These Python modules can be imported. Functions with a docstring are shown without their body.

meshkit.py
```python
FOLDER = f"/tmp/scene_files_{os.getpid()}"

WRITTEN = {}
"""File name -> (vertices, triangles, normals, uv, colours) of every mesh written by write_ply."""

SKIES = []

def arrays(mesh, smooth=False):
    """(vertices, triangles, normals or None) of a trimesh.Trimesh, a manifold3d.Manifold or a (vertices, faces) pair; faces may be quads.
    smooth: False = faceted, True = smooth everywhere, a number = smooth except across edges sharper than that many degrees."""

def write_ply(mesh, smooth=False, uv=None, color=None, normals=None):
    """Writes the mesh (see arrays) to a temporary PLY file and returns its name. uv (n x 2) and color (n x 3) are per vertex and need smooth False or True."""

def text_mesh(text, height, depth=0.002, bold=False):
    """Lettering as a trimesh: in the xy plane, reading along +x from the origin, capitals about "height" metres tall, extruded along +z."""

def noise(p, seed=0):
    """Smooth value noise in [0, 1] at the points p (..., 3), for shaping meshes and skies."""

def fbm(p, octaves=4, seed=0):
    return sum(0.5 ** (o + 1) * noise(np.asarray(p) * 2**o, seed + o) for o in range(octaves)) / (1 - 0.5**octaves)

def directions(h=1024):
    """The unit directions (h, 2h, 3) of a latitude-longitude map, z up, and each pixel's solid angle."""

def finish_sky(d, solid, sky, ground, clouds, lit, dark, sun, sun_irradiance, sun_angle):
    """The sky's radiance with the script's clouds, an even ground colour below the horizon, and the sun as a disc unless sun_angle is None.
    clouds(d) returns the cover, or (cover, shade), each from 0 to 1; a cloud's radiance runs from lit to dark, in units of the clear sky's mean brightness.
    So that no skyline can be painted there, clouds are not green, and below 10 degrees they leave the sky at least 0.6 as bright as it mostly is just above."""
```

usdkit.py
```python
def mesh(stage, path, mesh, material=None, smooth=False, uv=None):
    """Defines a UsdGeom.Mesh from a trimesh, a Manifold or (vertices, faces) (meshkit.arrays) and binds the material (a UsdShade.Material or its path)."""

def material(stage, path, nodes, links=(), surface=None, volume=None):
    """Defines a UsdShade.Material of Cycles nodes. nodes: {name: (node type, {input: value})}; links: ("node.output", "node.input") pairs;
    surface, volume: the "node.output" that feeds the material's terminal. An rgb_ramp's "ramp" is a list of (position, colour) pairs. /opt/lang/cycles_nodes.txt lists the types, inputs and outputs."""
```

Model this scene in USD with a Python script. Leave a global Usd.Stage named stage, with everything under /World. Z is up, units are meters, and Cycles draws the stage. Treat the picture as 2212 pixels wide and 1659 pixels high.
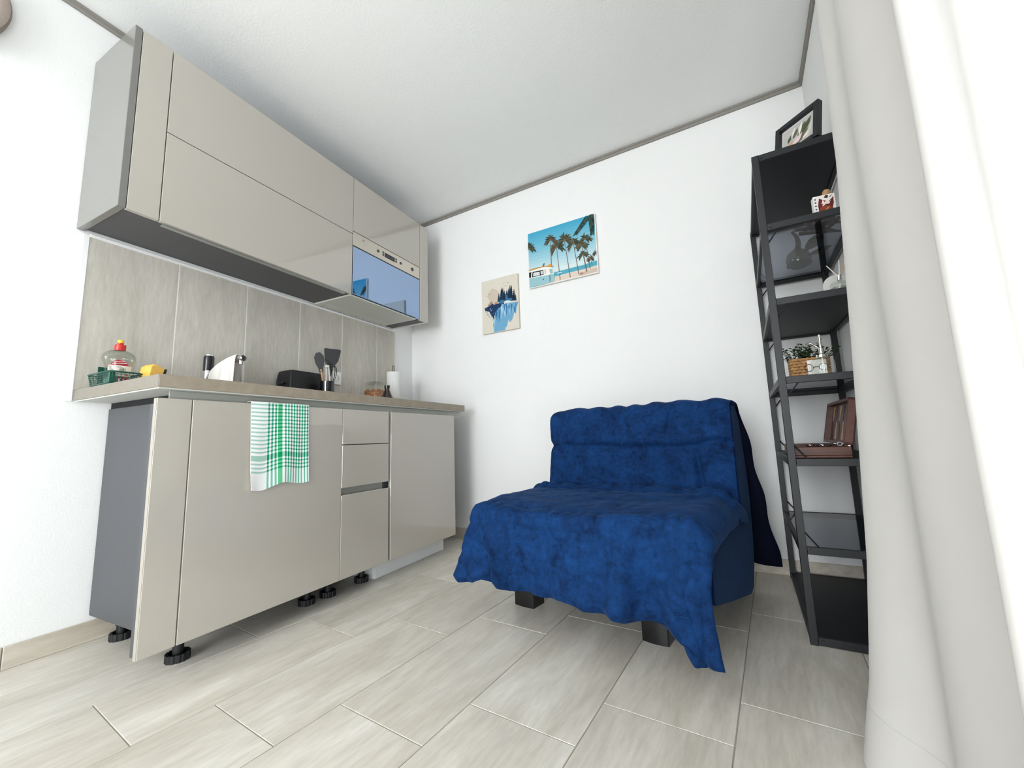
import math, random, numpy as np, trimesh, usdkit, meshkit
import manifold3d as m3
from shapely.geometry import Polygon, Point, LineString, box as sbox
from shapely import affinity
from pxr import Usd, UsdGeom, UsdLux, UsdShade, Gf, Sdf, Vt

random.seed(7)
RNG = np.random.default_rng(7)
stage = Usd.Stage.CreateInMemory()
UsdGeom.SetStageUpAxis(stage, UsdGeom.Tokens.z)
UsdGeom.SetStageMetersPerUnit(stage, 1.0)
world = UsdGeom.Xform.Define(stage, '/World')
stage.SetDefaultPrim(world.GetPrim())
UsdGeom.Scope.Define(stage, '/World/Looks')

# ------------------------------------------------------------------ camera, sky, lights, exposure
CAM = np.array([2.1049, -0.5811, 0.6786])
YAW, PITCH, ROLL, FPX = 0.4540, 0.1331, -0.0340, 877.16
EXPOSURE = -0.18
SKY = 0.3
RM = -0.0632                                   # the back and right walls are turned by this against the kitchen wall
RX = np.array([math.cos(RM), math.sin(RM), 0.0]); RY = np.array([-math.sin(RM), math.cos(RM), 0.0])
R0 = np.array([0.0, 1.9313, 0.0])
def G(X, Y, z=0.0):                            # a point given along the back wall (X), out of it (Y < 0 is the room) and up
    return R0 + RX * X + RY * Y + np.array([0, 0, z])

H_ROOM = 2.44
YR = -6.2                                      # the rear wall, behind the camera
f_ = np.array([-math.sin(YAW) * math.cos(PITCH), math.cos(YAW) * math.cos(PITCH), math.sin(PITCH)])
r_ = np.cross(f_, [0, 0, 1.0]); r_ /= np.linalg.norm(r_); u_ = np.cross(r_, f_)
r2, u2 = math.cos(ROLL) * r_ + math.sin(ROLL) * u_, -math.sin(ROLL) * r_ + math.cos(ROLL) * u_
cam = UsdGeom.Camera.Define(stage, '/World/camera')
cam.CreateHorizontalApertureAttr(36.0); cam.CreateVerticalApertureAttr(27.0)
cam.CreateFocalLengthAttr(FPX / 2212 * 36.0)
cam.CreateClippingRangeAttr(Gf.Vec2f(0.02, 100)); cam.CreateExposureAttr(EXPOSURE)
cam.AddTransformOp().Set(Gf.Matrix4d(*r2, 0, *u2, 0, *(-f_), 0, *CAM, 1))

dome = UsdLux.DomeLight.Define(stage, '/World/sky')
dome.CreateIntensityAttr(SKY); dome.CreateColorAttr(Gf.Vec3f(0.93, 0.97, 1.0))

def rect_light(name, centre, aim, w, h, power, color):
    l = UsdLux.RectLight.Define(stage, '/World/' + name)
    l.CreateWidthAttr(w); l.CreateHeightAttr(h); l.CreateIntensityAttr(power); l.CreateColorAttr(Gf.Vec3f(*color))
    z = -np.asarray(aim, float); z /= np.linalg.norm(z); x = np.cross([0, 0, 1.0], z); x /= np.linalg.norm(x); y = np.cross(z, x)
    l.AddTransformOp().Set(Gf.Matrix4d(*x, 0, *y, 0, *z, 0, *map(float, centre), 1))
# light at the two glazed openings: a low upturned area light added outside the balcony door to lift the base doors, and the sky in the window behind the camera
P_DOOR, P_WINDOW = 12.5, 20.5
rect_light('daylight_terrace', G(3.05, -2.85, 0.42), -RX + np.array([0, 0, 0.30]), 2.0, 0.8, P_DOOR, (0.97, 0.995, 1.02))
rect_light('daylight_window', G(1.65, YR - 0.3, 1.35), RY, 1.9, 2.1, P_WINDOW, (0.97, 0.99, 1.02))

# ------------------------------------------------------------------ helpers
def L(r, g, b):
    return tuple((c / 255 / 12.92) if c / 255 <= 0.04045 else ((c / 255 + 0.055) / 1.055) ** 2.4 for c in (r, g, b))

LOOK = '/World/Looks/'
def mat(name, color, rough=0.5, metallic=0.0, bump=None, spot=None, **kw):
    """plain principled look. bump=(scale, strength, distance); spot=(scale, other colour, detail) mottles the colour by noise."""
    nodes = {'p': ('principled_bsdf', {'base_color': color, 'roughness': rough, 'metallic': metallic, **kw})}
    links = []
    if bump or spot:
        nodes['tc'] = ('texture_coordinate', {})
    if spot:
        nodes['sn'] = ('noise_texture', {'scale': spot[0], 'detail': spot[2] if len(spot) > 2 else 4.0, 'roughness': 0.6})
        nodes['sr'] = ('rgb_ramp', {'ramp': [(0.32, color), (0.68, spot[1])]})
        links += [('tc.object', 'sn.vector'), ('sn.fac', 'sr.fac'), ('sr.color', 'p.base_color')]
    if bump:
        nodes['bn'] = ('noise_texture', {'scale': bump[0], 'detail': 3.0})
        nodes['b'] = ('bump', {'strength': bump[1], 'distance': bump[2]})
        links += [('tc.object', 'bn.vector'), ('bn.fac', 'b.height'), ('b.normal', 'p.normal')]
    return usdkit.material(stage, LOOK + name, nodes, links, surface='p.BSDF')

def streak_mat(name, c0, c1, c2, scale, rough, var=0.10, fine=(1, 1, 1)):
    """stone-look porcelain: streaks drawn out along one axis, every piece shifted and toned by its random number."""
    nodes = {'tc': ('texture_coordinate', {}), 'oi': ('object_info', {}),
             'sh': ('vector_math', {'math_type': 'scale', 'scale': 1.0, 'vector1': (17.3, 9.1, 5.7)}),
             'rv': ('combine_xyz', {}), 'm7': ('math', {'math_type': 'multiply', 'value2': 37.0}),
             'ad': ('vector_math', {'math_type': 'add'}),
             'mp': ('mapping', {'scale': scale}), 'mf': ('mapping', {'scale': fine}),
             'n1': ('noise_texture', {'scale': 1.0, 'detail': 6.0, 'roughness': 0.62, 'distortion': 0.9}),
             'n2': ('noise_texture', {'scale': 1.0, 'detail': 5.0, 'roughness': 0.7}),
             'r1': ('rgb_ramp', {'ramp': [(0.30, c0), (0.5, c1), (0.72, c2)]}),
             'r2': ('rgb_ramp', {'ramp': [(0.30, (0.80, 0.80, 0.80)), (0.62, (1.04, 1.04, 1.04))]}),
             'mu': ('mix_color', {'blend_type': 'multiply', 'fac': 0.75, 'use_clamp': False}),
             'tv': ('map_range', {'from_min': 0.0, 'from_max': 1.0, 'to_min': 1 - var, 'to_max': 1 + var * 0.6}),
             'tm': ('mix_color', {'blend_type': 'multiply', 'fac': 1.0, 'use_clamp': False}),
             'tcx': ('combine_xyz', {}),
             'b': ('bump', {'strength': 0.25, 'distance': 0.0012}),
             'p': ('principled_bsdf', {'roughness': rough, 'specular_ior_level': 0.4})}
    links = [('oi.random', 'm7.value1'), ('m7.value', 'rv.x'), ('m7.value', 'rv.y'), ('tc.object', 'ad.vector1'), ('rv.vector', 'ad.vector2'),
             ('ad.vector', 'mp.vector'), ('ad.vector', 'mf.vector'), ('mp.vector', 'n1.vector'), ('mf.vector', 'n2.vector'),
             ('n1.fac', 'r1.fac'), ('n2.fac', 'r2.fac'), ('r1.color', 'mu.a'), ('r2.color', 'mu.b'),
             ('oi.random', 'tv.value'), ('tv.result', 'tcx.x'), ('tv.result', 'tcx.y'), ('tv.result', 'tcx.z'),
             ('mu.result', 'tm.a'), ('tcx.vector', 'tm.b'), ('tm.result', 'p.base_color'), ('n2.fac', 'b.height'), ('b.normal', 'p.normal')]
    del nodes['sh']
    return usdkit.material(stage, LOOK + name, nodes, links, surface='p.BSDF')

def pane_mat(name, tint, gloss=(1, 1, 1), f0=0.04, rough=0.0):
    """thin clear stuff: straight through, with a mirror share that grows towards grazing (both faces alike)"""
    return usdkit.material(stage, LOOK + name, {'t': ('transparent_bsdf', {'color': tint}), 'g': ('glossy_bsdf', {'color': gloss, 'roughness': rough}),
        'lw': ('layer_weight', {'blend': 0.5}), 'pw': ('math', {'math_type': 'power', 'value2': 5.0}), 'f': ('math', {'math_type': 'multiply_add', 'value2': 1 - f0, 'value3': f0}), 'm': ('mix_closure', {})},
        [('lw.facing', 'pw.value1'), ('pw.value', 'f.value1'), ('f.value', 'm.fac'), ('t.BSDF', 'm.closure1'), ('g.BSDF', 'm.closure2')], surface='m.closure')

def cloth_mat(name, c0, c1, through, through_w, bump=(400, 0.15, 0.001), nscale=3.0):
    return usdkit.material(stage, LOOK + name, {'tc': ('texture_coordinate', {}), 'n': ('noise_texture', {'scale': nscale, 'detail': 4.0}), 'r': ('rgb_ramp', {'ramp': [(0.3, c0), (0.7, c1)]}),
        'bn': ('noise_texture', {'scale': bump[0], 'detail': 2.0}), 'b': ('bump', {'strength': bump[1], 'distance': bump[2]}),
        'p': ('principled_bsdf', {'roughness': 0.9, 'specular_ior_level': 0.15, 'sheen_weight': 0.1}), 't': ('translucent_bsdf', {'color': through}), 'm': ('mix_closure', {'fac': through_w})},
        [('tc.object', 'n.vector'), ('n.fac', 'r.fac'), ('r.color', 'p.base_color'), ('tc.object', 'bn.vector'), ('bn.fac', 'b.height'), ('b.normal', 'p.normal'), ('p.BSDF', 'm.closure1'), ('t.BSDF', 'm.closure2')], surface='m.closure')

M = {}
M['wall'] = mat('wall_paint', L(238, 238, 237), 0.92, bump=(160, 0.35, 0.0016), specular_ior_level=0.0)
M['ceiling'] = mat('ceiling_paint', L(243, 244, 243), 0.95, bump=(110, 0.4, 0.0016), specular_ior_level=0.15)
M['grout'] = mat('grout', L(158, 154, 141), 0.95)
M['floor_tile'] = streak_mat('floor_tile', L(202, 195, 181), L(215, 209, 197), L(233, 228, 219), (7.0, 1.5, 2.0), 0.42, 0.07, (60.0, 9.0, 20.0))
M['wall_tile'] = streak_mat('wall_tile', L(187, 182, 171), L(196, 191, 181), L(206, 201, 191), (1.0, 9.0, 1.6), 0.5, 0.04, (10, 90.0, 14.0))
M['skirting'] = streak_mat('skirting_tile', L(186, 177, 160), L(200, 192, 177), L(216, 208, 196), (9.0, 1.5, 9.0), 0.45, 0.05, (40, 9.0, 60.0))
M['white_grout'] = mat('white_grout', L(238, 236, 232), 0.7)
M['white_pvc'] = mat('white_trim', L(240, 240, 240), 0.4)
M['moulding'] = mat('moulding', L(140, 136, 130), 0.6, bump=(60, 0.2, 0.001))
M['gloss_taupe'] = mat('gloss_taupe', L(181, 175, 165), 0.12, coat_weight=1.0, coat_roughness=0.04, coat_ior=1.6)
M['side_taupe'] = mat('side_taupe', L(120, 119, 115), 0.14, coat_weight=0.3, coat_roughness=0.06)  # same taupe as the fronts, darkened to put side shade into the colour
M['panel_edge'] = mat('panel_edge', L(170, 164, 154), 0.4)
M['carcass'] = mat('carcass_grey', L(80, 82, 86), 0.5)
M['carcass_dark'] = mat('carcass_dark', L(84, 84, 87), 0.55)
M['shadow_gap'] = mat('black_gap', L(22, 23, 28), 0.8)
M['alu'] = mat('brushed_aluminium', L(186, 190, 188), 0.32, 0.85)
M['gola'] = mat('rail_grey', L(172, 174, 166), 0.45, 0.35)
M['worktop'] = mat('worktop_laminate', L(146, 134, 118), 0.5, spot=(38, L(158, 147, 131), 5.0))
M['worktop_end'] = mat('worktop_end', L(132, 126, 115), 0.5, spot=(60, L(138, 132, 121), 3.0))
M['worktop_under'] = mat('worktop_underside', L(205, 206, 201), 0.6)
M['black_plastic'] = mat('black_plastic', L(13, 14, 18), 0.45)
M['gloss_black'] = mat('gloss_black', L(10, 11, 15), 0.2, coat_weight=0.3)
M['white_plastic'] = mat('white_plastic', L(234, 234, 231), 0.35)
M['plinth'] = mat('plinth_white', L(236, 239, 240), 0.3)
M['mw_glass'] = mat('oven_glass', L(150, 172, 205), 0.03, 1.0)
M['mw_panel'] = mat('oven_steel', L(206, 199, 187), 0.33, 0.7)
M['mw_base'] = mat('oven_base_plate', L(203, 205, 196), 0.5)
M['display'] = mat('display_black', L(15, 18, 26), 0.1)
M['digits'] = mat('display_grey', L(96, 102, 112), 0.5)
M['chrome'] = mat('chrome', L(225, 226, 228), 0.05, 1.0)
M['steel'] = mat('steel', L(205, 203, 198), 0.22, 1.0)
M['black_metal'] = mat('black_metal', L(17, 20, 26), 0.48, bump=(500, 0.1, 0.0004))
M['black_board'] = mat('black_board', L(11, 12, 18), 0.55)
M['smoke_glass'] = pane_mat('smoke_glass', (0.56, 0.58, 0.63), (0.7, 0.7, 0.7), 0.03)
M['clear'] = pane_mat('clear_plastic', (0.93, 0.94, 0.92))
M['clear_grey'] = pane_mat('bottle_plastic', (0.80, 0.82, 0.78))
M['window_glass'] = pane_mat('window_glass', (0.97, 0.98, 0.98))
M['gold_glass'] = pane_mat('ornament_glass', (0.46, 0.43, 0.34), (1.0, 0.95, 0.8), 0.14)
M['wood'] = mat('wood_light', L(196, 156, 116), 0.55, spot=(40, L(178, 134, 95)))
M['wood_red'] = mat('wood_red', L(92, 50, 36), 0.45, spot=(30, L(70, 36, 27)))
M['wood_dark'] = mat('wood_dark', L(44, 30, 24), 0.5, spot=(30, L(34, 24, 19)))
M['driftwood'] = mat('driftwood', L(150, 122, 106), 0.8, spot=(60, L(112, 88, 76)))
M['basket'] = mat('woven_fibre', L(190, 146, 96), 0.8, spot=(70, L(146, 104, 62)))
M['leaf'] = mat('leaf', L(34, 66, 36), 0.45, spot=(25, L(64, 100, 48)))
M['leaf_dark'] = mat('stem', L(48, 60, 36), 0.6)
M['paper'] = mat('paper_white', L(238, 238, 236), 0.9, bump=(150, 0.2, 0.001))
M['card'] = mat('card_white', L(232, 230, 226), 0.7)
M['red_plastic'] = mat('red_plastic', L(190, 44, 36), 0.25)
M['yellow_plastic'] = mat('yellow_plastic', L(240, 190, 50), 0.3)
M['sponge'] = mat('sponge_yellow', L(246, 186, 82), 0.95, bump=(220, 0.8, 0.003), spot=(14, L(252, 206, 110)))
M['scourer'] = mat('scourer', L(46, 58, 50), 0.95, bump=(300, 0.8, 0.002))
M['green_plastic'] = mat('green_plastic', L(10, 74, 60), 0.4)
M['brown_glass'] = mat('brown_glass', L(38, 20, 20), 0.08, coat_weight=0.5)
M['cereal'] = mat('cereal', L(206, 152, 104), 0.8, spot=(45, L(136, 80, 54), 5.0))
M['wire'] = mat('dark_wire', L(58, 54, 46), 0.4, 0.6)
M['white_cloth'] = cloth_mat('white_cloth', L(236, 231, 226), L(243, 240, 236), L(240, 238, 234), 0.15)
M['curtain'] = cloth_mat('curtain_cloth', L(222, 219, 216), L(228, 225, 222), L(232, 229, 224), 0.20, (700, 0.12, 0.0006))
M['ornament_rim'] = mat('ornament_rim', L(134, 122, 113), 0.7, bump=(90, 0.4, 0.002))
M['ornament_face'] = mat('ornament_face', L(190, 184, 168), 0.9, bump=(120, 0.5, 0.002))
M['ornament_gap'] = mat('ornament_gap', L(60, 50, 44), 0.8)
M['pump'] = mat('pump_steel', L(214, 212, 206), 0.15, 1.0)
M['stone'] = mat('pale_stone', L(206, 206, 202), 0.7)
M['canvas_edge'] = mat('canvas_edge', L(222, 221, 214), 0.85, bump=(500, 0.3, 0.0005))
M['canvas_beige'] = mat('canvas_beige', L(214, 207, 192), 0.85, bump=(500, 0.3, 0.0005))
M['print'] = usdkit.material(stage, LOOK + 'print', {'a': ('attribute', {'attribute': 'Col'}), 'p': ('principled_bsdf', {'roughness': 0.75, 'specular_ior_level': 0.2})}, [('a.color', 'p.base_color')], surface='p.BSDF')
M['print_gloss'] = usdkit.material(stage, LOOK + 'print_gloss', {'a': ('attribute', {'attribute': 'Col'}), 'p': ('principled_bsdf', {'roughness': 0.3})}, [('a.color', 'p.base_color')], surface='p.BSDF')
M['tea_towel'] = usdkit.material(stage, LOOK + 'tea_towel', {'a': ('attribute', {'attribute': 'Col'}), 'tc': ('texture_coordinate', {}), 'bn': ('noise_texture', {'scale': 500.0}), 'b': ('bump', {'strength': 0.2, 'distance': 0.0006}),
    'p': ('principled_bsdf', {'roughness': 0.9, 'specular_ior_level': 0.1})}, [('a.color', 'p.base_color'), ('tc.object', 'bn.vector'), ('bn.fac', 'b.height'), ('b.normal', 'p.normal')], surface='p.BSDF')
# crushed velvet: two blues in soft patches, sheen at the turning edges
def velvet(name, dark, light):
    return usdkit.material(stage, LOOK + name, {'tc': ('texture_coordinate', {}),
        'n': ('noise_texture', {'scale': 11.0, 'detail': 5.0, 'roughness': 0.72, 'distortion': 0.8}), 'n2': ('noise_texture', {'scale': 60.0, 'detail': 3.0, 'roughness': 0.7}),
        'mx': ('mix_float', {'fac': 0.38}), 'r': ('rgb_ramp', {'ramp': [(0.36, dark), (0.64, light)]}), 'b': ('bump', {'strength': 0.35, 'distance': 0.004}),
        'p': ('principled_bsdf', {'roughness': 0.85, 'specular_ior_level': 0.12, 'sheen_weight': 0.10, 'sheen_roughness': 0.35, 'sheen_tint': (0.25, 0.5, 1.0)})},
        [('tc.object', 'n.vector'), ('tc.object', 'n2.vector'), ('n.fac', 'mx.a'), ('n2.fac', 'mx.b'), ('mx.result', 'r.fac'), ('r.color', 'p.base_color'), ('mx.result', 'b.height'), ('b.normal', 'p.normal')], surface='p.BSDF')
M['velvet'] = velvet('blue_velvet', L(7, 29, 63), L(18, 58, 110))
M['velvet_plain'] = velvet('blue_fabric', L(9, 30, 64), L(13, 40, 80))
M['navy_lining'] = velvet('navy_lining', L(5, 9, 26), L(7, 13, 34))  # quilt velvet taken near black, shade of its rear put into the colour
# sheer voile with drawn slubs, lit from behind
M['sheer'] = usdkit.material(stage, LOOK + 'sheer', {'tc': ('texture_coordinate', {}), 'mp': ('mapping', {'scale': (6.0, 6.0, 210.0)}), 'n': ('noise_texture', {'scale': 1.0, 'detail': 3.0, 'distortion': 0.2}),
    'r': ('rgb_ramp', {'ramp': [(0.50, (0.70, 0.70, 0.70)), (0.66, (0.94, 0.94, 0.94))]}), 'd': ('diffuse_bsdf', {'color': L(226, 228, 228)}), 't': ('translucent_bsdf', {'color': L(188, 190, 190)}),
    'x': ('transparent_bsdf', {'color': (1, 1, 1)}), 'm': ('mix_closure', {'fac': 0.55}), 'm2': ('mix_closure', {})},
    [('tc.object', 'mp.vector'), ('mp.vector', 'n.vector'), ('n.fac', 'r.fac'), ('d.BSDF', 'm.closure1'), ('t.BSDF', 'm.closure2'), ('r.color', 'm2.fac'), ('x.BSDF', 'm2.closure1'), ('m.closure', 'm2.closure2')], surface='m2.closure')

used = {}
def numbered(parent, name):
    n = used.get((parent, name), 0); used[(parent, name)] = n + 1
    return f'{parent}/{name}' + (f'_{n:03d}' if n else '')

def tag(p, label=None, cat=None, group=None, kind=None):
    p = p.GetPrim() if hasattr(p, 'GetPrim') else p
    for k, v in (('label', label), ('category', cat), ('group', group), ('kind', kind)):
        if v: p.SetCustomDataByKey(k, v)
    return p

def join(*ms):
    ms = [m for m in (ms[0] if len(ms) == 1 and isinstance(ms[0], (list, tuple)) else ms)]
    out = []
    for m in ms:
        if hasattr(m, 'to_mesh'):
            q = m.to_mesh(); m = trimesh.Trimesh(q.vert_properties[:, :3], q.tri_verts, process=False)
        out.append(m)
    return trimesh.util.concatenate(out)

def obj(name, mesh, m, parent=None, smooth=32, label=None, kind=None):
    base = str(parent.GetPrim().GetPath()) if parent is not None else '/World'
    g = usdkit.mesh(stage, numbered(base, name), mesh, M[m] if isinstance(m, str) else m, smooth=smooth)
    tag(g, label, None, None, kind)
    return g.GetPrim()

FRAME = {}
def thing(name, label=None, cat=None, loc=(0, 0, 0), rot=0.0, group=None, kind=None):
    """an Xform at the thing's base; its parts are given in its own axes"""
    x = UsdGeom.Xform.Define(stage, numbered('/World', name))
    x.AddTranslateOp().Set(Gf.Vec3d(*map(float, loc))); x.AddRotateZOp().Set(math.degrees(rot))
    return tag(x, label, cat, group, kind)

def single(name, mesh, m, label, cat, group=None, smooth=32):
    return tag(obj(name, mesh, m, None, smooth), label, cat, group)

def struct(name, mesh, m, smooth=False):
    return tag(obj(name, mesh, m, None, smooth), kind='structure')

def box(x0, x1, y0, y1, z0, z1, b=0.0015):
    x0, x1 = min(x0, x1), max(x0, x1); y0, y1 = min(y0, y1), max(y0, y1); z0, z1 = min(z0, z1), max(z0, z1)
    b = min(b, (x1 - x0) * 0.3, (y1 - y0) * 0.3, (z1 - z0) * 0.3)
    if b <= 0:
        m = trimesh.creation.box((x1 - x0, y1 - y0, z1 - z0)); m.apply_translation(((x0 + x1) / 2, (y0 + y1) / 2, (z0 + z1) / 2)); return m
    pts = []
    for sx, sy, sz in np.ndindex(2, 2, 2):
        c = np.array([(x0, x1)[sx], (y0, y1)[sy], (z0, z1)[sz]]); d = np.array([1 - 2 * sx, 1 - 2 * sy, 1 - 2 * sz]) * b
        for k in range(3):
            q = c + d; q[k] = c[k]; pts.append(q)
    return trimesh.convex.convex_hull(np.array(pts))

def rbox(x0, x1, y0, y1, z0, z1, r=0.01, seg=16):
    s = m3.Manifold.sphere(r, seg)
    return m3.Manifold.batch_hull([s.translate((x, y, z)) for x in (x0 + r, x1 - r) for y in (y0 + r, y1 - r) for z in (z0 + r, z1 - r)])

def cyl(p0, p1, r, seg=20, r1=None):
    p0, p1 = np.asarray(p0, float), np.asarray(p1, float); d = p1 - p0
    m = m3.Manifold.cylinder(np.linalg.norm(d), r, r if r1 is None else r1, seg).to_mesh()
    t = trimesh.Trimesh(m.vert_properties[:, :3], m.tri_verts, process=False)
    t.apply_transform(trimesh.geometry.align_vectors([0, 0, 1], d / np.linalg.norm(d))); t.apply_translation(p0); return t

def tube(pts, r, seg=10, close=False):
    """a round bar along points; r may vary"""
    p = np.asarray(pts, float); n = len(p)
    t = np.roll(p, -1, 0) - np.roll(p, 1, 0) if close else np.gradient(p, axis=0)
    t /= np.linalg.norm(t, axis=1, keepdims=True)
    a = np.cross(t[0], [0, 0, 1.0] if abs(t[0][2]) < 0.9 else [1.0, 0, 0]); a /= np.linalg.norm(a)
    rr = np.broadcast_to(r, (n,)); rings = []
    for i in range(n):
        a = a - t[i] * (a @ t[i]); a /= np.linalg.norm(a); b = np.cross(t[i], a)
        an = np.arange(seg) * 2 * math.pi / seg
        rings.append(p[i] + rr[i] * (np.cos(an)[:, None] * a + np.sin(an)[:, None] * b))
    v = np.vstack(rings); f = []
    for i in range(n if close else n - 1):
        for j in range(seg):
            q = [i * seg + j, i * seg + (j + 1) % seg, ((i + 1) % n) * seg + (j + 1) % seg, ((i + 1) % n) * seg + j]
            f += [[q[0], q[1], q[2]], [q[0], q[2], q[3]]]
    if not close:
        v = np.vstack([v, p[0], p[-1]]); c0, c1 = len(v) - 2, len(v) - 1
        for j in range(seg):
            f += [[c0, (j + 1) % seg, j], [c1, (n - 1) * seg + j, (n - 1) * seg + (j + 1) % seg]]
    m = trimesh.Trimesh(v, f, process=False); m.fix_normals() if False else None
    return m

def spline(pts, n=24):
    from scipy.interpolate import CubicSpline
    p = np.asarray(pts, float); s = np.r_[0, np.cumsum(np.linalg.norm(np.diff(p, axis=0), axis=1))]
    return CubicSpline(s, p)(np.linspace(0, s[-1], n))

def lathe(profile, seg=32, cx=0, cy=0):
    """profile: (r, z) from the bottom up; closes at r = 0"""
    p = np.asarray(profile, float); an = np.arange(seg) * 2 * math.pi / seg; v, f = [], []
    for r, z in p: v.append(np.c_[cx + r * np.cos(an), cy + r * np.sin(an), np.full(seg, z)])
    v = np.vstack(v)
    for i in range(len(p) - 1):
        for j in range(seg):
            a, b, c, d = i * seg + j, i * seg + (j + 1) % seg, (i + 1) * seg + (j + 1) % seg, (i + 1) * seg + j
            f += [[a, b, c], [a, c, d]]
    m = trimesh.Trimesh(v, f, process=True, validate=True); return m

def prism(poly, d, axis='z', at=0.0):
    """a polygon pushed out by d. axis z: (x, y); axis x: polygon in (y, z); axis y: polygon in (x, z), growing to -y"""
    m = trimesh.creation.extrude_polygon(poly if isinstance(poly, Polygon) else Polygon(poly), d, engine='earcut'); v = m.vertices
    if axis == 'z': m.apply_translation((0, 0, at))
    elif axis == 'x': m.vertices = np.c_[v[:, 2] + at, v[:, 0], v[:, 1]]
    else: m.vertices = np.c_[v[:, 0], at - v[:, 2], v[:, 1]]
    return m

def moved(m, loc=(0, 0, 0), rz=0.0, rx=0.0, ry=0.0):
    m = join(m).copy() if hasattr(m, 'to_mesh') else m.copy()
    T = trimesh.transformations
    m.apply_transform(T.rotation_matrix(rx, [1, 0, 0])); m.apply_transform(T.rotation_matrix(ry, [0, 1, 0])); m.apply_transform(T.rotation_matrix(rz, [0, 0, 1]))
    m.apply_translation(loc); return m

def grid_faces(nv, nu, off=0, flip=False):
    i, j = np.meshgrid(np.arange(nv - 1), np.arange(nu - 1), indexing='ij'); a = (i * nu + j).ravel() + off
    q = np.c_[a, a + 1, a + nu + 1, a + nu]
    if flip: q = q[:, ::-1]
    return np.vstack([q[:, [0, 1, 2]], q[:, [0, 2, 3]]])

def slab(P, t):
    """cloth with thickness: a grid of outer points (nv, nu, 3), whose thickness t runs against the normal du x dv"""
    nv, nu = P.shape[:2]; n = np.cross(np.gradient(P, axis=1), np.gradient(P, axis=0)); n /= np.linalg.norm(n, axis=2, keepdims=True) + 1e-12
    Q = P - n * np.broadcast_to(t, (nv, nu))[..., None]; N = nv * nu
    v = np.vstack([P.reshape(-1, 3), Q.reshape(-1, 3)]); f = [grid_faces(nv, nu), grid_faces(nv, nu, N, True)]
    idx = np.arange(N).reshape(nv, nu); ring = np.r_[idx[0], idx[1:, -1], idx[-1, -2::-1], idx[-2:0:-1, 0]]; nx = np.roll(ring, -1)
    f.append(np.c_[ring, ring + N, nx]); f.append(np.c_[nx, ring + N, nx + N])
    return trimesh.Trimesh(v, np.vstack(f), process=False)

def colored(name, polys, m, parent, place):
    """flat print: (shapely shape, sRGB or a function of points) layers, each a hair in front of the last; place(u, v, lift) gives points"""
    V, F, C, k = [], [], [], 0
    for i, (s, c) in enumerate(polys):
        for g in getattr(s, 'geoms', [s]):
            if g.is_empty or g.area < 1e-8 or not isinstance(g, Polygon): continue
            v, f = trimesh.creation.triangulate_polygon(g, engine='earcut')
            V.append(place(v[:, 0], v[:, 1], 0.00002 * i)); F.append(np.asarray(f) + k); k += len(v)
            C.append(np.array([L(*c(a, b)) for a, b in v]) if callable(c) else np.tile(L(*c), (len(v), 1)))
    base = str(parent.GetPrim().GetPath())
    V, F, C = np.vstack(V), np.vstack(F).ravel(), np.vstack(C); V, C = [V[F]], [C[F]]; F = np.arange(len(F)).reshape(-1, 3)
    g = usdkit.mesh(stage, numbered(base, name), trimesh.Trimesh(V[0], F, process=False), M[m], smooth=False)
    UsdGeom.PrimvarsAPI(g).CreatePrimvar('Col', Sdf.ValueTypeNames.Color3fArray, 'vertex').Set(Vt.Vec3fArray.FromNumpy(np.vstack(C).astype(np.float32)))
    return g.GetPrim()

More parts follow.
